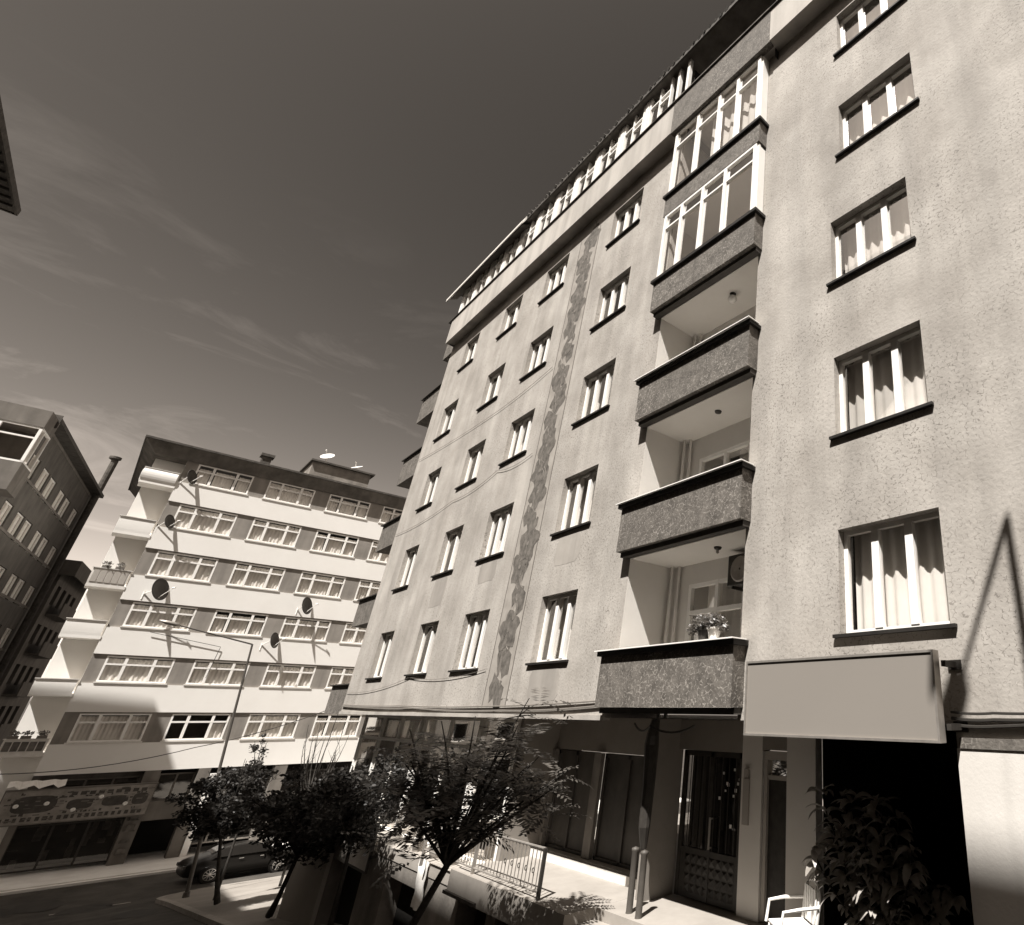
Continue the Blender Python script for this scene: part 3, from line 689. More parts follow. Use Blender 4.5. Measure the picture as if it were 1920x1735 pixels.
for k, (yy, mt, lab) in enumerate(((6.62, M_dmetal, 'dark flower pot with trailing plant on the lowest balcony, left of the pale pot'), (6.40, M_cap, 'pale flower pot with a bushy plant on the lowest balcony parapet'))):
    pt_ = thing('potted_plant', (5.81, yy, .941), lab, 'potted plant', 'flower pots on the balcony parapet')
    p = MB(); p.lathe((5.81, yy, .941), [(.001, 0), (.07, 0), (.10, .17), (.115, .17), (.115, .20), (.09, .20), (.085, .16), (.001, .16)], 18); p.build('pot', mt, pt_, smooth=False)
    p = MB(); leafy(p, (5.81, yy+.02, 1.22), .20, 420, rn, .035)
    if k == 0: leafy(p, (5.78, yy+.22, 1.14), .12, 160, rn, .03)
    else: leafy(p, (5.8, yy-.2, 1.12), .10, 110, rn, .03)
    p.build('foliage', M_leafs, pt_)
# cables across the facade
def cable(name, pts, r_, m_, lab, sag=0):
    q = []
    for (a, b) in zip(pts[:-1], pts[1:]):
        a, b = Vector(a), Vector(b)
        for t in range(10):
            u = t/10; v = a.lerp(b, u); v.z -= sag*4*u*(1-u); q.append(v)
    q.append(Vector(pts[-1])); mb = MB(); mb.tube(q, r_, 5)
    return tag(mb.build(name, m_), lab, 'cable', 'cables along the pale facade')
cable('facade_cable', [(5.97, 9.3, .17), (5.97, 14, .08), (5.97, 19, .10), (5.97, 24.3, .14)], .014, M_cablel, 'upper pale cable running level across the foot of the pale facade', .02)
cable('facade_cable', [(5.97, 9.3, .09), (5.97, 13, .0), (5.97, 18, .04), (5.97, 24.3, .09)], .018, M_cablel, 'lower thicker cable running level across the foot of the pale facade', .03)
cable('facade_cable', [(5.97, 24.3, .5), (5.97, 18.9, .82), (5.97, 14.2, .86)], .006, M_cablel, 'thin cable sagging just under the lowest row of window sills', .12)
cable('facade_cable', [(5.97, 24.3, 5.9), (5.97, 19.3, 6.1), (5.97, 16.3, 6.35), (5.97, 14.2, 6.3)], .006, M_cablel, 'thin cable under the third row of window sills', .12)
cable('facade_cable', [(5.97, 24.2, 8.9), (5.97, 17.5, 8.7), (5.97, 14.1, 9.0)], .006, M_cablel, 'thin cable high on the facade under the fourth row of sills', .06)
for k, (za, zb, r_) in enumerate(((.02, .03, .014), (-.04, -.02, .018), (-.10, -.03, .016))):
    cable('wall_cable', [(5.95, 2.85, za), (5.95, 2.4, za-.01), (5.95, 1.5, zb), (5.95, -3, zb+.05)], r_, M_cable, ['topmost black cable right of the blank sign board', 'middle black cable right of the blank sign board', 'lowest sagging black cable right of the blank sign board'][k], .012)
cable('hanging_cable', [(6.9, 9.6, -.2), (6.5, 8.6, -.22), (6.6, 7.6, -.2)], .018, M_cable, 'short slack cable hanging under the lowest balcony', .1)
# drain pipe and two low bollards by the pier
dp = MB(); dp.tube([(6.62, 8.62, -.12), (6.62, 8.66, -.35), (6.66, 8.72, -.5), (6.68, 8.72, -1.1), (6.66, 8.70, -1.7), (6.70, 8.72, -2.0)], [.07, .10, .12, .10, .09, .05], 10)
tag(dp.build('bundled_awning', M_dmetal), 'black bundled awning hanging beside the entrance pier', 'awning')
for k, (x, y) in enumerate(((6.55, 8.72), (6.50, 8.42))):
    b_ = MB(); b_.lathe((x, y, -2.8), [(.055, 0), (.05, .03), (.05, .78), (.06, .8), (.06, .83), (.001, .85)], 14)
    tag(b_.build('bollard', M_polem, smooth=True), ['left of two short grey bollards at the entrance pier', 'right of two short grey bollards at the entrance pier'][k], 'bollard', 'bollards at the entrance pier')
#PART2
# ------------------------------------------------------------------ railing, chair, leafy plant, things on the wall
rl = thing('railing', (5.95, 12.5, -2.8), 'pale metal bar railing along the terrace edge, behind the feathery tree', 'railing')
p = MB(); p.tube([(5.95, 10.35, -2.10), (5.95, 15.2, -2.13)], .022, 8); p.tube([(5.95, 10.35, -2.70), (5.95, 15.2, -2.71)], .016, 8); p.build('rail', M_metal, rl)
for y in (10.35, 12.8, 15.2): p = MB(); p.box(5.925, 5.975, y-.025, y+.025, -3.0, -2.09); p.build('post', M_dmetal if y < 11 else M_metal, rl)
p = MB(); y = 10.48
while y < 15.1:
    if abs(y-12.8) > .05: p.tube([(5.95, y, -2.70), (5.95, y, -2.10)], .009, 5)
    y += .125
p.build('bars', M_metal, rl)
p = MB()
for y in (10.6, 10.85, 11.1, 11.35, 11.6): p.tube([(5.93, y+.035*math.cos(a), -2.43+.035*math.sin(a)) for a in [2*math.pi*i/10 for i in range(11)]], .008, 5, cap=False)
p.build('ring_ornaments', M_dmetal, rl)

ch = thing('plastic_chair', (6.5, 5.45, -2.8), 'white plastic armchair on the terrace in front of the side door', 'chair', rz=R(60), local=True)
p = MB()
p.add([(-.22,-.22,.43),(.22,-.22,.43),(.24,.22,.45),(-.24,.22,.45),(-.22,-.22,.46),(.22,-.22,.46),(.24,.22,.48),(-.24,.22,.48)], [(0,3,2,1),(4,5,6,7),(0,1,5,4),(1,2,6,5),(2,3,7,6),(3,0,4,7)])
p.build('seat', M_whitem, ch, bevel=.01)
p = MB()
for k in range(5):
    x = -.17+k*.075; p.box(x, x+.05, -.26, -.24, .46, .82)
p.tube([(-.22,-.23,.44), (-.23,-.27,.7), (-.16,-.29,.86), (0,-.30,.89), (.16,-.29,.86), (.23,-.27,.7), (.22,-.23,.44)], .022, 8); p.build('backrest', M_whitem, ch)
for sx in (-1, 1):
    p = MB(); p.tube([(sx*.25, -.25, .66), (sx*.28, 0, .67), (sx*.27, .2, .66), (sx*.26, .24, .45)], .02, 8); p.build('armrest', M_whitem, ch)
    for sy_ in (-1, 1): p = MB(); p.tube([(sx*.21, sy_*.2, .44), (sx*.26, sy_*.26, 0)], [.026, .018], 8); p.build('leg', M_whitem, ch)

def bigleaf(mb, base, d, L_, W_, droop, rn):
    d = Vector(d).normalized(); side = d.cross(Vector((0, 0, 1)));
    if side.length < .1: side = Vector((1, 0, 0))
    side.normalize(); n = 7; P = Vector(base); rows = []
    roll = rn.uniform(-.5, .5)
    for i in range(n+1):
        t = i/n; wd = W_*math.sin(math.pi*min(1, t*.93+.05))**.8
        nn = side*math.cos(roll)+Vector((0,0,1))*math.sin(roll)
        rows.append((P-nn*wd+Vector((0,0,wd*.35)), P.copy(), P+nn*wd+Vector((0,0,wd*.35))))
        P = P+d*(L_/n); d = (d+Vector((0, 0, -droop/n))).normalized()
    vs = [q for r_ in rows for q in r_]; fs = []
    for i in range(n):
        a = i*3; fs += [(a, a+1, a+4, a+3), (a+1, a+2, a+5, a+4)]
    mb.add(vs, fs)
pl = thing('rubber_plant', (6.95, 4.5, -2.8), 'tall dark broad-leaved potted plant before the black shop opening', 'potted plant')
rn = random.Random(5)
p = MB(); p.lathe((6.95, 4.5, -2.8), [(.001, 0), (.2, 0), (.27, .38), (.29, .38), (.29, .43), (.25, .43), (.24, .36), (.001, .35)], 24); p.build('pot', M_conc, pl)
sb = MB(); lv = MB()
tips = [((6.7, 5.12), -.95), ((6.62, 4.92), -1.25), ((6.68, 4.65), -1.02), ((6.60, 4.42), -1.08), ((6.66, 4.2), -1.0), ((6.7, 4.0), -1.12), ((6.62, 3.8), -1.4), ((6.75, 4.55), -1.5), ((6.55, 5.15), -1.55), ((6.6, 4.4), -1.6), ((7.1, 4.1), -1.7), ((7.15, 3.8), -1.85), ((7.05, 5.1), -1.75), ((7.2, 3.6), -1.9), ((7.1, 4.8), -1.95), ((6.7, 4.3), -.98), ((6.7, 4.8), -.96), ((6.8, 4.1), -1.3), ((6.8, 5.0), -1.4)]
for (x, y), z in tips:
    b0 = Vector((6.95+rn.uniform(-.08, .08), 4.5+rn.uniform(-.1, .1), -2.4)); t1 = Vector((x, y, z)); mid = b0.lerp(t1, .5)+Vector((0, (y-4.5)*.25, -.1))
    pts = [(b0*(1-u)**2+mid*2*u*(1-u)+t1*u*u) for u in [i/8 for i in range(9)]]
    sb.tube(pts, [.018-.0012*i for i in range(9)], 6)
    for i in range(2, 9):
        for q in range(4 if i < 7 else 5):
            a = rn.uniform(0, 6.28); bigleaf(lv, pts[i], (math.cos(a), math.sin(a), rn.uniform(-.1, .9)), rn.uniform(.19, .30), rn.uniform(.036, .056), rn.uniform(.9, 2.0), rn)
sb.build('stems', M_trunk, pl); lv.build('leaves', M_leafp, pl, smooth=True)

# clutter along the terrace wall
bd = thing('framed_board', (5.95, 18.9, -2.97), 'white framed board leaning on the terrace wall under the street trees', 'board')
p = MB(); p.box(5.96, 5.99, 18.35, 19.7, -3.55, -2.62); p.build('panel', M_cloth, bd)
p = MB(); 
for a, b, c, d in ((18.3, 18.35, -3.6, -2.57), (19.7, 19.75, -3.6, -2.57), (18.35, 19.7, -3.6, -3.55), (18.35, 19.7, -2.62, -2.57)): p.box(5.95, 6.0, a, b, c, d)
p.box(5.96, 6.118, 18.3, 18.36, -3.3, -3.24); p.box(5.96, 6.118, 19.68, 19.74, -3.3, -3.24)
p.build('frame', M_dmetal, bd)
for k, (yy, zz) in enumerate(((16.6, -2.97), (15.6, -2.97), (14.7, -2.97))):
    ag = thing('spiky_plant', (6.35, yy, zz), ['spiky potted plant on the terrace wall, farthest of three', 'spiky potted plant on the terrace wall, middle of three', 'spiky potted plant on the terrace wall, nearest the railing'][k], 'potted plant', 'spiky plants on the terrace wall')
    p = MB(); p.lathe((6.35, yy, zz), [(.001, 0), (.10, 0), (.14, .22), (.12, .22), (.001, .2)], 16); p.build('pot', M_conc, ag)
    lv = MB()
    for q in range(26):
        a = rn.uniform(0, 6.28); bigleaf(lv, (6.35, yy, zz+.2), (math.cos(a)*.6, math.sin(a)*.6, rn.uniform(.5, 1.6)), rn.uniform(.3, .5), .018, rn.uniform(.2, 1.2), rn)
    lv.build('leaves', M_leafp, ag)
cl = MB(); n = 16; vs = []
for i in range(n+1):
    for j in range(7):
        y = 15.05+.5*j/6; z = -2.93-.85*i/n; vs.append((6.07+.025*math.sin(14*y+i*.3)-.015*i/n, y+.02*math.sin(i), z))
cl.add(vs, [(i*7+j, i*7+j+1, (i+1)*7+j+1, (i+1)*7+j) for i in range(n) for j in range(6)])
tag(cl.build('hanging_cloth', M_cloth, smooth=True), 'pale cloth hanging over the dark basement wall left of the feathery tree trunk', 'cloth')

# ------------------------------------------------------------------ trees
def frond(mb, p0, d, L_, n, lw, rn, droop=.9):
    d = Vector(d).normalized(); P = Vector(p0); st = L_/n
    for i in range(n):
        P = P+d*st; d = (d+Vector((rn.gauss(0, .03), rn.gauss(0, .03), -droop/n))).normalized()
        side = d.cross(Vector((0, 0, 1)));
        if side.length < .05: side = Vector((1, 0, 0))
        side.normalize()
        l2 = lw*(.55+.45*math.sin(math.pi*(i+1)/(n+1)))
        for s_ in (-1, 1):
            tip = P+side*s_*l2+d*l2*.35+Vector((0, 0, rn.uniform(-.35, .1)*l2)); mid = P.lerp(tip, .5); wv = d*l2*.17
            mb.add([P, mid+wv, tip, mid-wv], [(0,1,2,3)])
def clump(mb, c, r_, n, size, rn):
    for _ in range(n):
        v = Vector((rn.gauss(0,1), rn.gauss(0,1), rn.gauss(0,.8))); v = v.normalized()*r_*rn.random()**.5; P = Vector(c)+v
        a = Vector((rn.gauss(0,1), rn.gauss(0,1), rn.gauss(0,.6))).normalized(); b = a.orthogonal().normalized(); b = (b*math.cos(rn.uniform(0, 6.28))+a.cross(b)*math.sin(rn.uniform(0, 6.28))).normalized()
        s_ = size*rn.uniform(.6, 1.3); mb.add([P-a*s_, P+b*s_*.45, P+a*s_, P-b*s_*.45], [(0,1,2,3)])
def bez(a, b, c, n=8): return [a*(1-u)**2+b*2*u*(1-u)+c*u*u for u in [i/n for i in range(n+1)]]
def tree(name, base, trunk, fork, cen, rad, nb, label, group, lm, seed, r0=.09, mode='clump', size=.055, ncl=7, nl=34, sprout=0, stems=1):
    rn = random.Random(seed); T = thing(name, base, label, 'tree', group)
    tb = MB(); B = Vector(base); Fk = Vector(fork); cen = Vector(cen)
    pts = [B, *[Vector(q) for q in trunk], Fk]; rr = [r0*(1.25-.45*i/(len(pts)-1)) for i in range(len(pts))]; rr[0] = r0*1.6
    tb.tube(pts, rr, 9)
    lv = MB()
    for k in range(nb):
        v = Vector((rn.gauss(0, 1), rn.gauss(0, 1), rn.gauss(0, 1))).normalized()
        tgt = cen+Vector((v.x*rad[0], v.y*rad[1], v.z*rad[2]))*rn.uniform(.55, 1.0)
        lo = .45 if mode == 'frond' else .1
        if tgt.z < Fk.z+lo: tgt.z = Fk.z+lo+rn.uniform(0, .5)
        mid = Fk.lerp(tgt, .45)+Vector((rn.uniform(-.15, .15), rn.uniform(-.15, .15), .25*(tgt-Fk).length*.6))
        mid.z = Fk.z+(tgt.z-Fk.z)*.55
        q = bez(Fk, mid, tgt); rb_ = r0*rn.uniform(.3, .55)
        tb.tube(q, [rb_*(1-.85*i/8)+.004 for i in range(9)], 6)
        for c_ in range(ncl):
            u = rn.uniform(.45, 1.0); P = q[int(u*8)]
            tip = P+Vector((rn.gauss(0,1), rn.gauss(0,1), rn.gauss(0,.7)))*.16*sum(rad)/3
            tb.tube([P, P.lerp(tip, .5)+Vector((0, 0, .03)), tip], [.010, .007, .003], 4, cap=False)
            if mode == 'frond':
                for _ in range(nl):
                    a = rn.uniform(0, 6.28); frond(lv, tip, (math.cos(a), math.sin(a), rn.uniform(-.1, 1.1)), rn.uniform(.38, .66), 9, size, rn, rn.uniform(.5, 1.3))
            else: clump(lv, tip, .13*sum(rad)/3+.06, nl, size, rn)
    tb.build('trunk', M_trunk, T); lv.build('crown', lm, T)
    return T
tree('feathery_tree', (4.08, 11.15, -4.1), [(4.12, 10.75, -3.2), (4.16, 10.3, -2.6)], (4.2, 9.85, -2.0), (4.28, 9.8, -.62), (1.5, 1.65, 1.0), 21,
     'small feathery tree with long compound leaves, standing before the ground floor shutters', None, M_leaf, 12, r0=.055, mode='frond', size=.15, ncl=5, nl=3)
tree('street_tree', (5.63, 30.4, -6.1), [(5.4, 30.25, -5.4)], (5.05, 30, -4.1), (4.8, 30, -2.7), (1.6, 1.6, 1.1), 24, 'round dark street tree left of the others, in front of the parked car', 'street trees on the pavement', M_leaf2, 31, r0=.055, ncl=8, nl=60, size=.075)
tree('street_tree', (5.83, 24.6, -5.45), [(5.75, 23.9, -4.9)], (5.6, 22.7, -3.75), (5.45, 21.6, -2.25), (1.7, 1.8, 1.1), 27, 'widest dark street tree on a thin leaning trunk, beside the building corner', 'street trees on the pavement', M_leaf2, 32, ncl=8, nl=60, size=.07, r0=.06)
tree('street_tree', (5.6, 18.5, -4.75), [(5.55, 18.4, -3.9)], (5.5, 18.3, -3.0), (5.3, 18.0, -1.75), (1.2, 1.5, .95), 20, 'smaller dark street tree right behind the feathery tree, at the terrace wall', 'street trees on the pavement', M_leaf2, 33, ncl=8, nl=50, size=.06, r0=.045)
# bare sapling, and leaf-topped shoot above the crowns
rn = random.Random(8)
bs_ = MB(); b0 = Vector((8.1, 34, -6.6))
bs_.tube([b0, b0+Vector((0, 0, 2.8))], [.05, .03], 7)
for k in range(16):
    a = rn.uniform(0, 6.28); s0 = b0+Vector((0, 0, rn.uniform(2.2, 3.6))); L_ = rn.uniform(1.6, 3.2); e = s0+Vector((math.cos(a)*L_*.28, math.sin(a)*L_*.28, L_))
    q = bez(s0, s0.lerp(e, .5)+Vector((math.cos(a)*.25, math.sin(a)*.25, -.1)), e)
    bs_.tube(q, [.022*(1-.85*i/8)+.004 for i in range(9)], 5)
    for j in range(3): P = q[rn.randint(3, 7)]; bs_.tube([P, P+Vector((rn.uniform(-.3, .3), rn.uniform(-.3, .3), rn.uniform(.3, .7)))], [.007, .003], 4)
tag(bs_.build('bare_sapling', M_trunk), 'thin bare sapling with upright twigs in front of the white block', 'tree')
tree('slim_tree', (6.0, 33, -6.5), [(6.0, 33, -5)], (5.95, 33, -3.2), (5.8, 33, -1.6), (.28, .28, 1.1), 8, 'slim leafy shoot rising above the street trees before the white block', None, M_leaf2, 40, ncl=5, nl=22, size=.06, r0=.035)

# ------------------------------------------------------------------ parked car
car = thing('parked_car', (8.3, 42.75, -7.5), 'black saloon car with bright alloy wheels parked across the junction', 'car', rz=R(3), local=True)
st = [(-2.25, .42, .72, .74, .62, .5), (-2.15, .28, .86, .92, .80, .62), (-1.75, .22, .93, 1.02, .87, .66), (-1.35, .20, .95, 1.12, .88, .58), (-.85, .19, .95, 1.36, .89, .56), (-.2, .19, .94, 1.42, .89, .58), (.35, .19, .92, 1.38, .89, .57), (.95, .19, .90, 1.04, .88, .66), (1.35, .20, .86, .93, .87, .70), (1.85, .22, .78, .84, .84, .66), (2.15, .26, .68, .72, .76, .6), (2.28, .36, .56, .58, .60, .5)]
vs = []; fs = []
for x, zb, zm, zt, w_, wt in st:
    half = [(0, zb), (w_*.86, zb), (w_*.985, zb+.12), (w_, (zb+zm)/2), (w_*.97, zm), (wt, zt-.035), (wt*.7, zt), (0, zt+.015)]
    vs += [(x, -a, b) for a, b in half]+[(x, a, b) for a, b in half[1:-1][::-1]]
K = 14
for i in range(len(st)-1):
    for j in range(K): fs.append((i*K+j, i*K+(j+1) % K, (i+1)*K+(j+1) % K, (i+1)*K+j))
fs.append(tuple(range(K))[::-1]); fs.append(tuple((len(st)-1)*K+j for j in range(K)))
p = MB(); p.add(vs, fs)
for xw in (-1.25, 1.3):
    for s_ in (-1, 1): p.lathe((xw, s_*.885, .33), [(.345, -.03), (.385, -.03), (.385, .012), (.345, .012)], 28, 'y')
body = p.build('body', M_car, car, smooth=True, sub=1)
p = MB()
for s_ in (-1, 1):
    pts = [(-1.42, .99), (-.92, 1.30), (-.25, 1.365), (.32, 1.33), (.86, .99)]
    p.add([(x, s_*(.885-(z-.95)*.66), z) for x, z in pts], [tuple(range(5)) if s_ > 0 else tuple(range(5))[::-1]])
p.add([(.97, -.6, 1.03), (.97, .6, 1.03), (.42, .5, 1.37), (.42, -.5, 1.37)], [(0,1,2,3)]); p.add([(-1.37, -.55, 1.13), (-1.37, .55, 1.13), (-.93, .48, 1.36), (-.93, -.48, 1.36)], [(0,1,2,3)])
p.build('windows', M_carg, car)
for s_ in (-1, 1):
    for xw in (-1.25, 1.3):
        p = MB(); p.lathe((xw, s_*.83, .33), [(.2, -.09), (.32, -.09), (.33, -.05), (.33, .05), (.32, .09), (.22, .09)], 28, 'y'); wl = p.build('wheel', M_rub, car, smooth=False)
        p = MB(); p.lathe((xw, s_*.83, .33), [(.20, s_*.07), (.235, s_*.095), (.215, s_*.10)], 28, 'y')
        for q in range(10):
            a = 2*math.pi*q/10; c_, s2 = math.cos(a), math.sin(a); y0 = s_*.90
            p.tube([(xw+.03*c_, s_*.905, .33+.03*s2), (xw+.22*c_, s_*.92, .33+.22*s2)], [.022, .016], 5)
        p.lathe((xw, s_*.83, .33), [(.001, s_*.105), (.05, s_*.10), (.06, s_*.07)], 14, 'y'); p.build('rim', M_rim, wl)
    p = MB(); p.box(2.16, 2.23, s_*.5-.12, s_*.5+.12, .58, .68); p.build('headlight', M_glassD, car)
    p = MB(); p.box(-2.25, -2.15, s_*.58-.14, s_*.58+.14, .66, .78); p.build('tail_light', M_dmetal, car)
    p = MB(); p.box(.62, .80, s_*.88-.08, s_*.88+.09, .98, 1.08); p.build('mirror', M_car, car, bevel=.02)
    p = MB(); p.tube([(-.35, s_*.905, .84), (-.17, s_*.905, .84)], .012, 5); p.tube([(.45, s_*.9, .83), (.62, s_*.9, .83)], .012, 5); p.build('door_handle', M_rim, car)

# ------------------------------------------------------------------ tall street lamp on the far pavement, and the lamp beside the camera that casts its shadow on the wall
def lamp(base, top, end, label, r_=.075, head=.5, hw=1.3):
    T = thing('street_lamp', base, label, 'street lamp', 'street lamps along the road')
    p = MB(); b = Vector(base); t = Vector(top); p.tube([b, b+(t-b)*.02, b+(t-b)*.021, t], [r_*1.9, r_*1.7, r_*1.15, r_*.6], 12); p.build('pole', M_polem, T)
    e = Vector(end); p = MB(); p.tube([t, t.lerp(e, .5), e], [r_*.55, r_*.5, r_*.42], 8); p.build('arm', M_polem, T)
    d = (e-t).normalized(); h1 = e+d*head
    p = MB(); p.tube([e, e+d*head*.2, e+d*head*.6, h1], [r_*.6, r_*hw, r_*hw*1.1, r_*.5], 10); p.build('lamp_head', M_metal, T, smooth=True)
    return T
lamp((5.76, 36.8, -7.0), (4.86, 36.8, 2.72), (2.3, 36.8, 3.28), 'tall thin street lamp with one long arm, in front of the white block', .06, .7)
lamp((2.0, 0.0, -2.8), (2.0, 0.0, 9.15), (.95, .17, 9.5), 'street lamp close beside the camera, seen only by its shadow on the wall', .07, .6, 2.0)

# ------------------------------------------------------------------ WHITE APARTMENT BLOCK across the junction
B = thing('white_apartment_block', (6, 49, -7.5), 'white apartment block with broad white bands, grey panels and rounded corner balconies', 'building')
YB = 49.0; XR = 18.0
sl_ = [12.60, 9.80, 6.95, 4.12, 1.26, -1.64]; hd = [13.85, 11.22, 8.36, 5.42, 2.56, -.30]
colsB = [(.88, 3.48), (4.28, 6.72), (7.56, 10.0), (10.82, 13.3), (14.1, 16.6)]
wb = MB()
wall_holes(wb, 'y', YB+.05, YB+.45, .35, XR, -3.1, 14.3, [(a, b, z, h) for a, b in colsB for z, h in zip(sl_, hd)], -1)
wb.build('wall', M_bpanel, B)
wb = MB()
wb.quad((-.95, 50.1, -7.4), (.35, 50.1, -7.4), (.35, 50.1, 14.3), (-.95, 50.1, 14.3)); wb.quad((.35, YB+.05, -3.1), (.35, YB+.05, 14.3), (.35, 50.1, 14.3), (.35, 50.1, -3.1))
wb.build('back_corner_wall', M_whitewall, B); wb = MB(); wb.quad((-.95, 62, -7.4), (-.95, 50.1, -7.4), (-.95, 50.1, 14.3), (-.95, 62, 14.3)); wb.build('side_wall', M_whitewall, B); wb = MB(); wb.quad((XR, YB+.05, -7.4), (XR, 62, -7.4), (XR, 62, 14.3), (XR, YB+.05, 14.3))
wb.build('side_wall', M_whitewall, B)
for k, (zb, zt) in enumerate(((11.30, 12.52), (8.44, 9.72), (5.50, 6.87), (2.64, 4.04), (-.22, 1.18), (-3.1, -1.72))):
    p = MB(); p.box(.33, XR, YB-.02, YB+.048, zb, zt)
    p.build('spandrel_band', M_whitewall, B)
ri = MB()
for zt in [13.9]+hd[1:]: pass
ri.quad((.36, YB+1.6, -3), (XR, YB+1.6, -3), (XR, YB+1.6, 14.2), (.36, YB+1.6, 14.2))
for z in (11.4, 8.5, 5.6, 2.7, -.1): ri.box(.4, XR-.1, YB+.5, YB+1.6, z, z+.2)
ri.build('room_interior', M_room, B)
def windowB(a0, a1, z0, z1, ci, ri_):
    Y = YB+.085; fb = MB(); n = 3 if a1-a0 > 2 else 2; ws = [a0, a0+(a1-a0)*.29, a0+(a1-a0)*.71, a1]
    bar(fb, 'y', Y, a0, a1, z0, z0+.08, .09); bar(fb, 'y', Y, a0, a1, z1-.07, z1, .09); bar(fb, 'y', Y, a0, a0+.08, z0+.08, z1-.07, .09); bar(fb, 'y', Y, a1-.08, a1, z0+.08, z1-.07, .09)
    for x in ws[1:-1]: bar(fb, 'y', Y-.004, x-.06, x+.06, z0+.08, z1-.07, .1)
    bar(fb, 'y', Y-.008, a0+.08, a1-.08, z1-.46, z1-.37, .1)
    w_ = fb.build('window', M_white, B)
    p = MB(); p.quad((a0, Y+.01, z0), (a1, Y+.01, z0), (a1, Y+.01, z1), (a0, Y+.01, z1)); p.build('pane', M_glassB, w_)
    p = MB(); p.box(a0-.06, a1+.06, YB-.06, YB+.03, z0-.075, z0-.002); p.build('sill', M_sillB, w_)
    rnd = random.Random(ci*31+ri_*7)
    if (ci, ri_) == (1, 5): curtain('y', Y+.10, a1-.75, a1-.1, z0, z1-.5, seed=7, parent=w_); return
    k = rnd.random()
    zt = z1-.02
    if k < .65: curtain('y', Y+.09+rnd.uniform(0, .04), a0+.05, a1-.05, z0, zt-.1, seed=ci+ri_*11, parent=w_, amp=.02)
    else:
        for j in range(3): curtain('y', Y+.10, ws[j]+.12, ws[j+1]-.1, z0, zt-.2, seed=ci+ri_*11+j, parent=w_, amp=.02)
M_sillB = mat('white_block_sill', .6, .8, .1, 3)
for ci, (a, b) in enumerate(colsB):
    for r_, (z, h) in enumerate(zip(sl_, hd)): windowB(a, b, z, h, ci, r_)
# corner balconies with bulging parapets
for k, (zt, zb) in enumerate(((12.98, 12.05), (9.98, 8.98), (7.02, 6.0), (4.3, 3.36), (1.34, .5), (-1.45, -2.25))):
    x0, x1 = -1.12, .27; p = MB(); n = 6
    bul = .08 if k == 0 else .012
    prof = [(bul*math.sin(math.pi*i/n)**.7 if 0 < i < n else 0, zb+.16+(zt-zb-.16)*i/n) for i in range(n+1)]
    for (b0, z0), (b1, z1) in zip(prof[:-1], prof[1:]):
        p.quad((x0-b0, YB-.05-b0, z0), (x1, YB-.05-b0, z0), (x1, YB-.05-b1, z1), (x0-b1, YB-.05-b1, z1))
        p.quad((x0-b0, 50.1, z0), (x0-b0, YB-.05-b0, z0), (x0-b1, YB-.05-b1, z1), (x0-b1, 50.1, z1))
        p.quad((x1, YB-.05-b0, z0), (x1, YB+.5, z0), (x1, YB+.5, z1), (x1, YB-.05-b1, z1))
    p.box(x0, x1, YB-.05, YB+.06, zb+.16, zt-.02); p.box(x0, x0+.1, YB+.06, 50.09, zb+.16, zt-.02); p.box(x0, x1+.06, YB-.05, 50.09, zb, zb+.159)
    bal = p.build('corner_balcony', M_whitewall if k not in (2, 5) else M_cap, B)
    c = MB(); c.box(x0-.05, x1+.03, YB-.1, YB+.08, zt-.02, zt+.02); c.build('rail_cap', M_sillB, bal)
    if k in (2, 5):
        c = MB()
        for q in range(5): c.box(x0+.06+q*.26, x0+.28+q*.26, YB-.075, YB-.052, zb+.26, zt-.12)
        c.build('patterned_panels', M_goods if k == 5 else M_panel, bal)
for k, (x, z) in enumerate(((-.7, 7.03), (-.2, 7.03), (-.5, -1.44), (-.9, -1.44), (.0, -1.44))):
    q = thing('flower_box', (x, 48.9, z), ['left flower box on the third corner balcony from the top', 'right flower box on the third corner balcony from the top', 'middle flower box on the lowest corner balcony', 'left flower box on the lowest corner balcony', 'right flower box on the lowest corner balcony'][k], 'flower box', 'flower boxes on the corner balconies')
    p = MB(); p.box(x-.17, x+.17, 48.9, 49.05, z, z+.14); p.build('box', M_conc, q); p = MB(); leafy(p, (x, 48.97, z+.26), .2, 70, rn, .06); p.build('foliage', M_leafs, q)
# eaves and roof
p = MB(); p.add([(-1.05, 48.95, 13.90), (XR, 48.95, 13.90), (XR, 62, 13.9), (-1.05, 62, 13.9), (-1.65, 48.62, 14.62), (XR+.6, 48.62, 14.62), (XR+.6, 62.5, 14.62), (-1.65, 62.5, 14.62)], [(0,3,2,1),(4,5,6,7),(0,1,5,4),(1,2,6,5),(2,3,7,6),(3,0,4,7)]); p.build('eave_fascia', M_fascia, B)
p = MB(); p.box(-1.72, XR+.7, 48.55, 62.6, 14.621, 14.74); p.build('eave_edge', M_tile, B)
p = MB(); p.add([(-1.7, 48.57, 14.742), (XR+.7, 48.57, 14.742), (XR+.7, 62.6, 14.742), (-1.7, 62.6, 14.742), (3, 53.5, 15.1), (XR-4, 53.5, 15.1), (XR-4, 57, 15.1), (3, 57, 15.1)], [(0,1,5,4),(1,2,6,5),(2,3,7,6),(3,0,4,7),(4,5,6,7)]); p.build('roof', M_tile, B)
p = MB(); p.box(6.05, 9.5, 49.3, 52.5, 14.76, 15.95); ph = p.build('stair_head', M_conc, B)
p = MB(); p.box(5.9, 9.7, 49.1, 52.8, 15.95, 16.07); p.build('slab_roof', M_tile, ph)
p = MB(); p.box(3.5, 4.0, 49.8, 50.3, 14.6, 15.6); p.box(3.4, 4.1, 49.7, 50.4, 15.6, 15.78); p.build('chimney', M_tile, B)
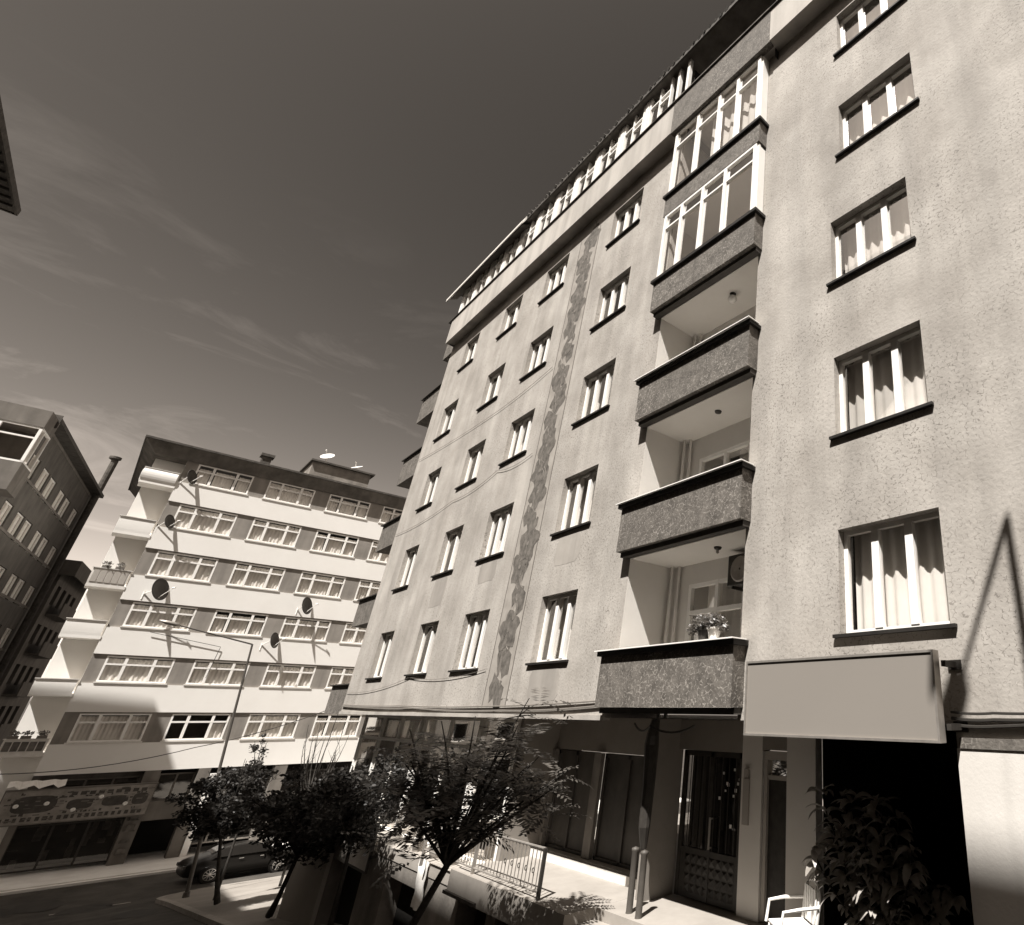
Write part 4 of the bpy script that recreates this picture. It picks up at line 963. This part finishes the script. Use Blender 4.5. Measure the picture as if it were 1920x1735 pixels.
# ground floor: shops
for bx_ in ((.35, 4.15, YB+.6, YB+.9, -4.0, -3.1), (4.15, 4.75, YB-.02, YB+.6, -7.4, -3.1), (6.25, 6.75, YB-.02, YB+.6, -7.4, -3.1), (.35, .6, YB+.2, YB+.6, -7.4, -3.1), (9.6, 10.2, YB, YB+.6, -7.4, -3.1), (13.6, 14.2, YB, YB+.6, -7.4, -3.1), (4.75, 6.25, YB+.1, YB+.5, -5.5, -4.6)):
    p = MB(); p.box(*bx_); p.build('ground_floor_pier', M_cband, B)
p = MB(); p.quad((.36, YB+3, -7.4), (XR, YB+3, -7.4), (XR, YB+3, -3.1), (.36, YB+3, -3.1)); p.quad((.36, YB+.1, -3.11), (XR, YB+.1, -3.11), (XR, YB+3, -3.11), (.36, YB+3, -3.11)); p.build('shop_interior', M_black, B)
for x0, x1, z0, z1 in ((.6, 4.15, -7.25, -5.3), (4.8, 6.2, -4.6, -3.3), (1.2, 4.1, -4.0, -3.35), (6.75, 9.6, -6.9, -3.5), (10.2, 13.6, -7.2, -3.5)):
    p = MB(); Y = YB+.45; n = 3 if x1-x0 > 2 else 2
    p.box(x0, x1, Y-.04, Y+.04, z0, z0+.07); p.box(x0, x1, Y-.04, Y+.04, z1-.07, z1)
    for i in range(n+1): x = x0+(x1-x0)*i/n; p.box(x-.04, x+.04, Y-.045, Y+.045, z0, z1)
    w_ = p.build('shop_window', M_dmetal if z0 < -7 else M_cband, B); p = MB(); p.quad((x0, Y+.01, z0), (x1, Y+.01, z0), (x1, Y+.01, z1), (x0, Y+.01, z1)); p.build('pane', M_glassD, w_)
rn = random.Random(2)
for k in range(16):
    x = .8+rn.random()*3.1; z = -7.2+rn.random()*1.5; p = MB(); p.box(x, x+rn.uniform(.1, .35), YB+.7+rn.random()*.6, YB+1.4, z, z+rn.uniform(.15, .6)); p.build('display_box', M_goods, B)
for z in (-6.9, -6.4, -5.9, -5.4): p = MB(); p.box(4.25, 4.65, YB-.2, YB-.03, z, z+.03); p.box(4.3, 4.6, YB-.18, YB-.05, z+.03, z+.03+rn.uniform(.1, .3)); p.build('pier_shelf', M_goods, B)
p = MB(); p.box(6.78, 7.05, YB-.1, YB+.3, -7.4, -3.4); p.build('white_column', M_whitewall, B)
sg = thing('shop_sign', (2.2, 48.6, -5), 'long faded shop sign crowded with blurred pictures, above the corner shop window', 'sign')
p = MB(); p.box(-.25, 4.75, 48.55, 48.95, -5.12, -3.72); p.build('panel', M_signart, sg)
p = MB()
for a, b, c, d in ((-.29, 4.79, -5.17, -5.121), (-.29, 4.79, -3.719, -3.66), (-.29, -.251, -5.12, -3.72), (4.751, 4.79, -5.12, -3.72)): p.box(a, b, 48.52, 48.98, c, d)
p.build('frame', M_cband, sg)
p = MB(); rn = random.Random(9)
for k in range(21):
    x = -.1+k*.225; p.box(x, x+rn.uniform(.10, .17), 48.535, 48.549, -5.02, -4.85)
for x0, x1, z0, z1 in ((.1, 1.5, -4.68, -3.95), (1.85, 2.7, -4.65, -4.2), (3.0, 3.9, -4.6, -4.15), (4.05, 4.6, -4.62, -4.1)):
    pts = [((x0+x1)/2+(x1-x0)/2*math.copysign(abs(math.cos(a))**.6, math.cos(a)), (z0+z1)/2+(z1-z0)/2*math.copysign(abs(math.sin(a))**.6, math.sin(a))) for a in [2*math.pi*i/18 for i in range(18)]]
    p.prism(pts, 48.535, 48.549, lambda a, b, d: (a, d, b))
for k in range(9): x = 1.85+k*.3; p.box(x, x+.2, 48.535, 48.549, -4.02, -3.86)
for k in range(70):
    x = rn.uniform(-.15, 4.5); z = rn.choice((-4.78, -4.1, -3.9, -4.45, -4.3)); w_ = rn.uniform(.04, .16); p.box(x, x+w_, 48.540-.0002*k*.3, 48.549, z, z+rn.uniform(.04, .11))
p.build('blurred_print', M_signdark, sg)
p = MB()
for k in range(46):
    x = rn.uniform(-.15, 4.5); z = rn.uniform(-5.0, -3.85); w_ = rn.uniform(.05, .3); p.box(x, x+w_, 48.528-.0002*k*.3, 48.534, z, z+rn.uniform(.015, .06))
p.build('faded_strokes', M_cband, sg)
p = MB(); rr_ = random.Random(3)
for k in range(5):
    x = .3+k*.9+rr_.uniform(-.1, .1); p.lathe((x, 48.5, -4.4+rr_.uniform(-.3, .35)), [(.001, .0), (.06, -.01), (.09, .03), (.001, .05)], 12, 'y')
p.build('pale_motifs', M_cloth, sg)
aw_ = MB(); n = 9
for i in range(n):
    x0, x1 = -.3+i*.2, -.3+(i+1)*.2; d0, d1 = .09*math.sin(i*2.1), .09*math.sin((i+1)*2.1)
    aw_.quad((x0, 48.9, -3.30+d0*.3), (x1, 48.9, -3.30+d1*.3), (x1, 48.4, -3.55+d1), (x0, 48.4, -3.55+d0))
tag(aw_.build('cloth_awning', M_cloth), 'crumpled white cloth awning just above the left end of the faded shop sign', 'awning')

# satellite dishes
def dish(c, r_, nrm, label, m_=None, mount=None, group='satellite dishes on the white block'):
    c = Vector(c); nrm = Vector(nrm).normalized(); T = thing('satellite_dish', tuple(c), label, 'satellite dish', group)
    a = nrm.orthogonal().normalized(); b = nrm.cross(a)
    p = MB(); seg = 28; vs = []; rings = [(0, 0), (.35, .03), (.7, .11), (1, .22)]
    for f_, h in rings:
        for j in range(seg): t = 2*math.pi*j/seg; vs.append(c+(a*math.cos(t)+b*math.sin(t))*r_*f_+nrm*(h*r_))
    off = len(vs)
    for f_, h in rings:
        for j in range(seg): t = 2*math.pi*j/seg; vs.append(c+(a*math.cos(t)+b*math.sin(t))*(r_*f_+.001)+nrm*(h*r_-.02))
    fs = []
    for i in range(3):
        for j in range(seg): k2 = (j+1) % seg; fs.append((i*seg+j, i*seg+k2, (i+1)*seg+k2, (i+1)*seg+j)); fs.append((off+i*seg+j, off+(i+1)*seg+j, off+(i+1)*seg+k2, off+i*seg+k2))
    for j in range(seg): k2 = (j+1) % seg; fs.append((3*seg+j, 3*seg+k2, off+3*seg+k2, off+3*seg+j))
    p.add(vs, fs); p.build('reflector', m_ or M_dish, T, smooth=True)
    low = c-Vector((0, 0, 1))*r_*.9*(1)+nrm*r_*.2; f_ = c+nrm*r_*1.15
    p = MB(); p.tube([low, f_], .018, 6); p.tube([f_-nrm*.06, f_+nrm*.08], .04, 8); p.build('feed_arm', M_whitem, T)
    mt = Vector(mount) if mount else c+Vector((0, .35, -.1)); p = MB(); p.tube([c-nrm*.01, c-nrm*.12, mt], .028, 6); p.tube([mt-Vector((0, 0, .3)), mt+Vector((0, 0, .15))], .028, 6); p.build('mount', M_whitem, T)
nd = (.80, -.52, .20)
dish((.75, 48.66, 12.85), .44, nd, 'dark satellite dish at the top left corner of the white block, below the eave', mount=(.45, 49.0, 12.4))
dish((.72, 48.66, 10.0), .42, nd, 'dark satellite dish at the left end of the fifth floor window row', mount=(.42, 49.0, 9.65))
dish((1.55, 48.58, 6.15), .62, (.78, -.58, .2), 'large dark satellite dish on the left, above the fourth window row from the top', mount=(1.1, 48.98, 5.9))
dish((8.25, 48.58, 6.15), .56, (.75, -.6, .2), 'large dark satellite dish in the middle of the white block', mount=(8.0, 48.98, 5.9))
dish((7.3, 48.62, 3.9), .48, (.8, -.55, .2), 'small dark satellite dish on the band lower left of the middle dish', mount=(6.9, 48.98, 3.6))
dish((6.85, 50.4, 16.85), .42, (-.5, -.6, .75), 'white satellite dish on the left of the rooftop stair head', M_whitem, mount=(6.8, 50.7, 16.3), group='white dishes on the rooftop')
dish((8.75, 50.5, 16.65), .36, (-.5, -.3, .9), 'smaller white satellite dish on the right of the rooftop stair head', M_whitem, mount=(8.75, 50.8, 16.3), group='white dishes on the rooftop')
cable('street_cable', [(-1, 48.3, -2.9), (5.4, 46, -1.9), (11, 40, .9)], .02, M_cable, 'thin dark overhead cable crossing in front of the lower floors of the white block', .3)
cable('band_cable', [(2.0, 48.9, 3.9), (5.1, 48.9, 3.35), (5.0, 48.9, 1.6)], .015, M_cable, 'thin dark cable drooping across the white band under the fourth window row', .0)

# ------------------------------------------------------------------ dark block at the left beyond the junction (rotated)
ang = math.atan2(.123, .992)
C_ = thing('dark_apartment_block', (-5.6, 51.7, -8.5), 'dark shaded brown apartment block with a glazed balcony, at the left edge', 'building', rz=-ang, local=True)
H = 23.6; LC = 17.2; WC = 12
hl = []
for fl_ in range(8):
    z = H-1.9-2.85*fl_-.6
    for y in (1.2, 4.0, 6.1, 9.2, 11.3, 14.4): hl.append((y, y+1.7, z-.6, z+.85))
p = MB(); wall_holes(p, 'x', 0, -.22, 0, LC, 0, H, [h for h in hl if h[2] > .2], 1)
fh = [(-2.6, -1.2, H-1.9-2.85*k-1.2, H-1.9-2.85*k+.2) for k in range(1, 8)]+[(-6.6, -5, H-1.9-2.85*k-1.2, H-1.9-2.85*k+.2) for k in range(1, 8)]
wall_holes(p, 'y', 0, .22, -WC, 0, 0, H, [h for h in fh if h[2] > .2], -1)
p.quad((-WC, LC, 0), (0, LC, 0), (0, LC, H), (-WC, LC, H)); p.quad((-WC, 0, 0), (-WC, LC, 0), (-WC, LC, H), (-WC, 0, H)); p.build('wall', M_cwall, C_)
p = MB(); p.quad((-1.2, .3, 0), (-1.2, LC, 0), (-1.2, LC, H), (-1.2, .3, H)); p.quad((-WC, 1.2, 0), (-.3, 1.2, 0), (-.3, 1.2, H), (-WC, 1.2, H)); p.build('room_interior', M_black, C_)
p = MB()
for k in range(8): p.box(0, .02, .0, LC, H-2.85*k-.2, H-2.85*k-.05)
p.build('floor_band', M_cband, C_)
p = MB(); p.box(-WC-.5, .55, -.55, LC+.3, H, H+.22); p.box(-WC-.5, .6, -.6, -.55, H-.5, H+.3); p.build('roof_slab', M_tile, C_)
for h in hl:
    if h[2] < 6: continue
    fb = MB(); bar(fb, 'x', -.12, h[0], h[1], h[2], h[2]+.08, .08); bar(fb, 'x', -.12, h[0], h[1], h[3]-.08, h[3], .08)
    for y in (h[0], (h[0]+h[1])/2-.04, h[1]-.08): bar(fb, 'x', -.118, y, y+.08, h[2], h[3], .085)
    w_ = fb.build('window', M_whitem, C_); q = MB(); q.quad((-.13, h[0], h[2]), (-.13, h[1], h[2]), (-.13, h[1], h[3]), (-.13, h[0], h[3])); q.build('pane', M_glassB, w_)
    q = MB(); q.quad((-.17, h[0]+.1, h[2]), (-.17, h[1]-.1, h[2]), (-.17, h[1]-.1, h[3]), (-.17, h[0]+.1, h[3])); q.build('curtain', M_curt, w_)
# enclosed corner balcony at the top
yb = -1.95
p = MB(); p.box(-4.2, .5, yb, -.003, H-4.65, H-3.1); p.build('bay_base', M_cband, C_)
p = MB(); p.box(-4.2, .5, yb, -.003, H-1.0, H-.003); p.build('bay_head', M_cband, C_)
p = MB(); z0, z1 = H-3.1, H-1.0
for x in (-4.15, -3.1, -2.05, -1.0, .38): p.box(x, x+.11, yb+.03, yb+.15, z0, z1)
p.box(-4.15, .49, yb+.03, yb+.15, z0, z0+.1); p.box(-4.15, .49, yb+.035, yb+.145, z0+1.4, z0+1.48); p.box(-4.15, .49, yb+.03, yb+.15, z1-.1, z1)
for y in (-1.3, -.15): p.box(.38, .49, y, y+.1, z0, z1)
p.box(.38, .49, yb+.15, -.003, z0, z0+.1); p.box(.38, .49, yb+.15, -.003, z1-.1, z1); bw = p.build('bay_window', M_white, C_)
p = MB(); p.quad((-4.1, yb+.09, z0), (.45, yb+.09, z0), (.45, yb+.09, z1), (-4.1, yb+.09, z1)); p.quad((.44, yb+.09, z0), (.44, 0, z0), (.44, 0, z1), (.44, yb+.09, z1)); p.build('pane', M_glassB, bw)
p = MB(); p.quad((-4.1, -.3, z0), (.3, -.3, z0), (.3, -.3, z1), (-4.1, -.3, z1)); p.build('inner_wall', M_cband, bw)
for h in fh:
    if h[2] < 6: continue
    fb = MB(); bar(fb, 'y', .12, h[0], h[1], h[2], h[2]+.08, .08); bar(fb, 'y', .12, h[0], h[1], h[3]-.08, h[3], .08); bar(fb, 'y', .122, h[0], h[0]+.08, h[2], h[3], .085); bar(fb, 'y', .122, h[1]-.08, h[1], h[2], h[3], .085)
    w_ = fb.build('window', M_whitem, C_); q = MB(); q.quad((h[0], .13, h[2]), (h[1], .13, h[2]), (h[1], .13, h[3]), (h[0], .13, h[3])); q.build('pane', M_glassB, w_)
p = MB(); p.tube([(.3, LC-.6, 4), (.3, LC-.6, H+2.9)], .2, 10); p.lathe((.25, LC-.6, H+2.9), [(.16, 0), (.34, .12), (.34, .3), (.001, .35)], 14); p.build('flue_pipe', M_tile, C_)

C2 = thing('dim_apartment_block', (-3.2, 71, -8.5), 'dim apartment block with a heavy cornice seen between the dark and the white blocks', 'building', rz=-ang, local=True)
H2 = 18.6; p = MB(); hl = [(y, y+1.2, H2-2.4-2.85*k-.5, H2-2.4-2.85*k+.9) for k in range(6) for y in (1, 3.2, 5.4, 7.6)]
wall_holes(p, 'x', .2, 0, 0, 11, 0, H2, [h for h in hl if h[2] > .2], 1); fh2 = [(x, x+1.3, H2-2.4-2.85*k-.5, H2-2.4-2.85*k+.9) for k in range(6) for x in (-1.6, -3.9, -6.2)]
wall_holes(p, 'y', 0, .2, -10, .2, 0, H2, [h for h in fh2 if h[2] > .2], -1); p.quad((-10, 11, 0), (.2, 11, 0), (.2, 11, H2), (-10, 11, H2)); p.build('wall', M_cband, C2)
p = MB(); p.box(-10.5, 1.0, -.8, 11.5, H2, H2+.25); p.box(-10.5, 1.0, -.8, -.72, H2-.9, H2); p.box(.93, 1.0, -.72, 11.5, H2-.9, H2); p.build('cornice', M_cband, C2)
p = MB(); p.quad((-.8, 0.4, 0), (-.8, 11, 0), (-.8, 11, H2), (-.8, .4, H2)); p.quad((-10, 1, 0), (0, 1, 0), (0, 1, H2), (-10, 1, H2)); p.build('room_interior', M_black, C2)
for h in fh2:
    if h[2] < 4: continue
    fb = MB(); bar(fb, 'y', .1, h[0], h[1], h[2], h[2]+.1, .08); bar(fb, 'y', .1, h[0], h[1], h[3]-.1, h[3], .08)
    for x in (h[0], (h[0]+h[1])/2, h[1]-.1): bar(fb, 'y', .102, x, x+.1, h[2], h[3], .085)
    w_ = fb.build('window', M_cap, C2); q = MB(); q.quad((h[0], .12, h[2]), (h[1], .12, h[2]), (h[1], .12, h[3]), (h[0], .12, h[3])); q.build('pane', M_glassD, w_)
for k in range(6):
    z = H2-2.4-2.85*k-1.3; p = MB(); p.box(.2, .9, 1.5, 6.5, z, z+.15); p.box(.82, .9, 1.5, 6.5, z+.15, z+1.0); p.build('balcony', M_cband, C2)

# ------------------------------------------------------------------ the row across the street: only one eave end shows, its shade falls on the road
def rowhouse(name, y0, y1, z, label, far_over=.6, rz=0):
    T = thing(name, (-8.8, y1, -7), label, 'building'); T.rotation_euler = (0, 0, rz)
    if rz: T.location = (-8.95, y1-.1, -7.2)
    p = MB(); x1 = -9.4; hs = []
    y = y0+1.5
    while y < y1-2.2:
        for k in range(7): hs.append((y, y+1.4, z-2.6-3*k-.6, z-2.6-3*k+.8))
        y += 3.1
    wall_holes(p, 'x', x1, x1-.2, y0, y1-far_over, -8.5, z, [h for h in hs if h[2] > -4], 1)
    p.quad((x1, y0, -8.5), (-20, y0, -8.5), (-20, y0, z), (x1, y0, z)); p.quad((x1, y1-far_over, -8.5), (x1, y1-far_over, z), (-20, y1-far_over, z), (-20, y1-far_over, -8.5)); p.quad((-20, y0, -8.5), (-20, y1-far_over, -8.5), (-20, y1-far_over, z), (-20, y0, z))
    p.build('wall', M_cwall, T)
    p = MB(); p.quad((x1-.21, y0+.1, -8), (x1-.21, y1-far_over-.1, -8), (x1-.21, y1-far_over-.1, z), (x1-.21, y0+.1, z)); p.build('window_glass', M_carg, T)
    p = MB(); p.box(-20.6, -8.8, y0+.01, y1, z, z+.16); p.box(-8.86, -8.78, y0+.01, y1, z-.06, z+.3); p.box(-20.6, -8.86, y1-.08, y1, z-.06, z+.3); rf = p.build('roof_slab', M_tile, T)
    yy = y1-.8
    while yy > max(y0+.3, y1-14): p = MB(); p.box(-9.35, -8.9, yy, yy+.1, z-.12, z-.001); p.build('rafter_end', M_dmetal, rf); yy -= .7
    p = MB(); p.add([(-8.8, y0, z+.3), (-20.6, y0, z+.3), (-20.6, y1, z+.3), (-8.8, y1, z+.3), (-14.7, y0, z+2.2), (-14.7, y1-3, z+2.2)], [(0,3,5,4),(1,4,5,2),(3,2,5),(0,4,1)]); p.build('roof', M_tile, T)
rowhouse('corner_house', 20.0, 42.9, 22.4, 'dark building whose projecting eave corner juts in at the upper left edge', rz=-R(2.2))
rowhouse('row_house', -2.5, 19.9, 23.1, 'apartment house across the street facing the terrace, outside the left of the frame')
rowhouse('tall_row_house', -40, -2.6, 25.1, 'taller apartment house across the street behind the camera, whose shade reaches the terrace')
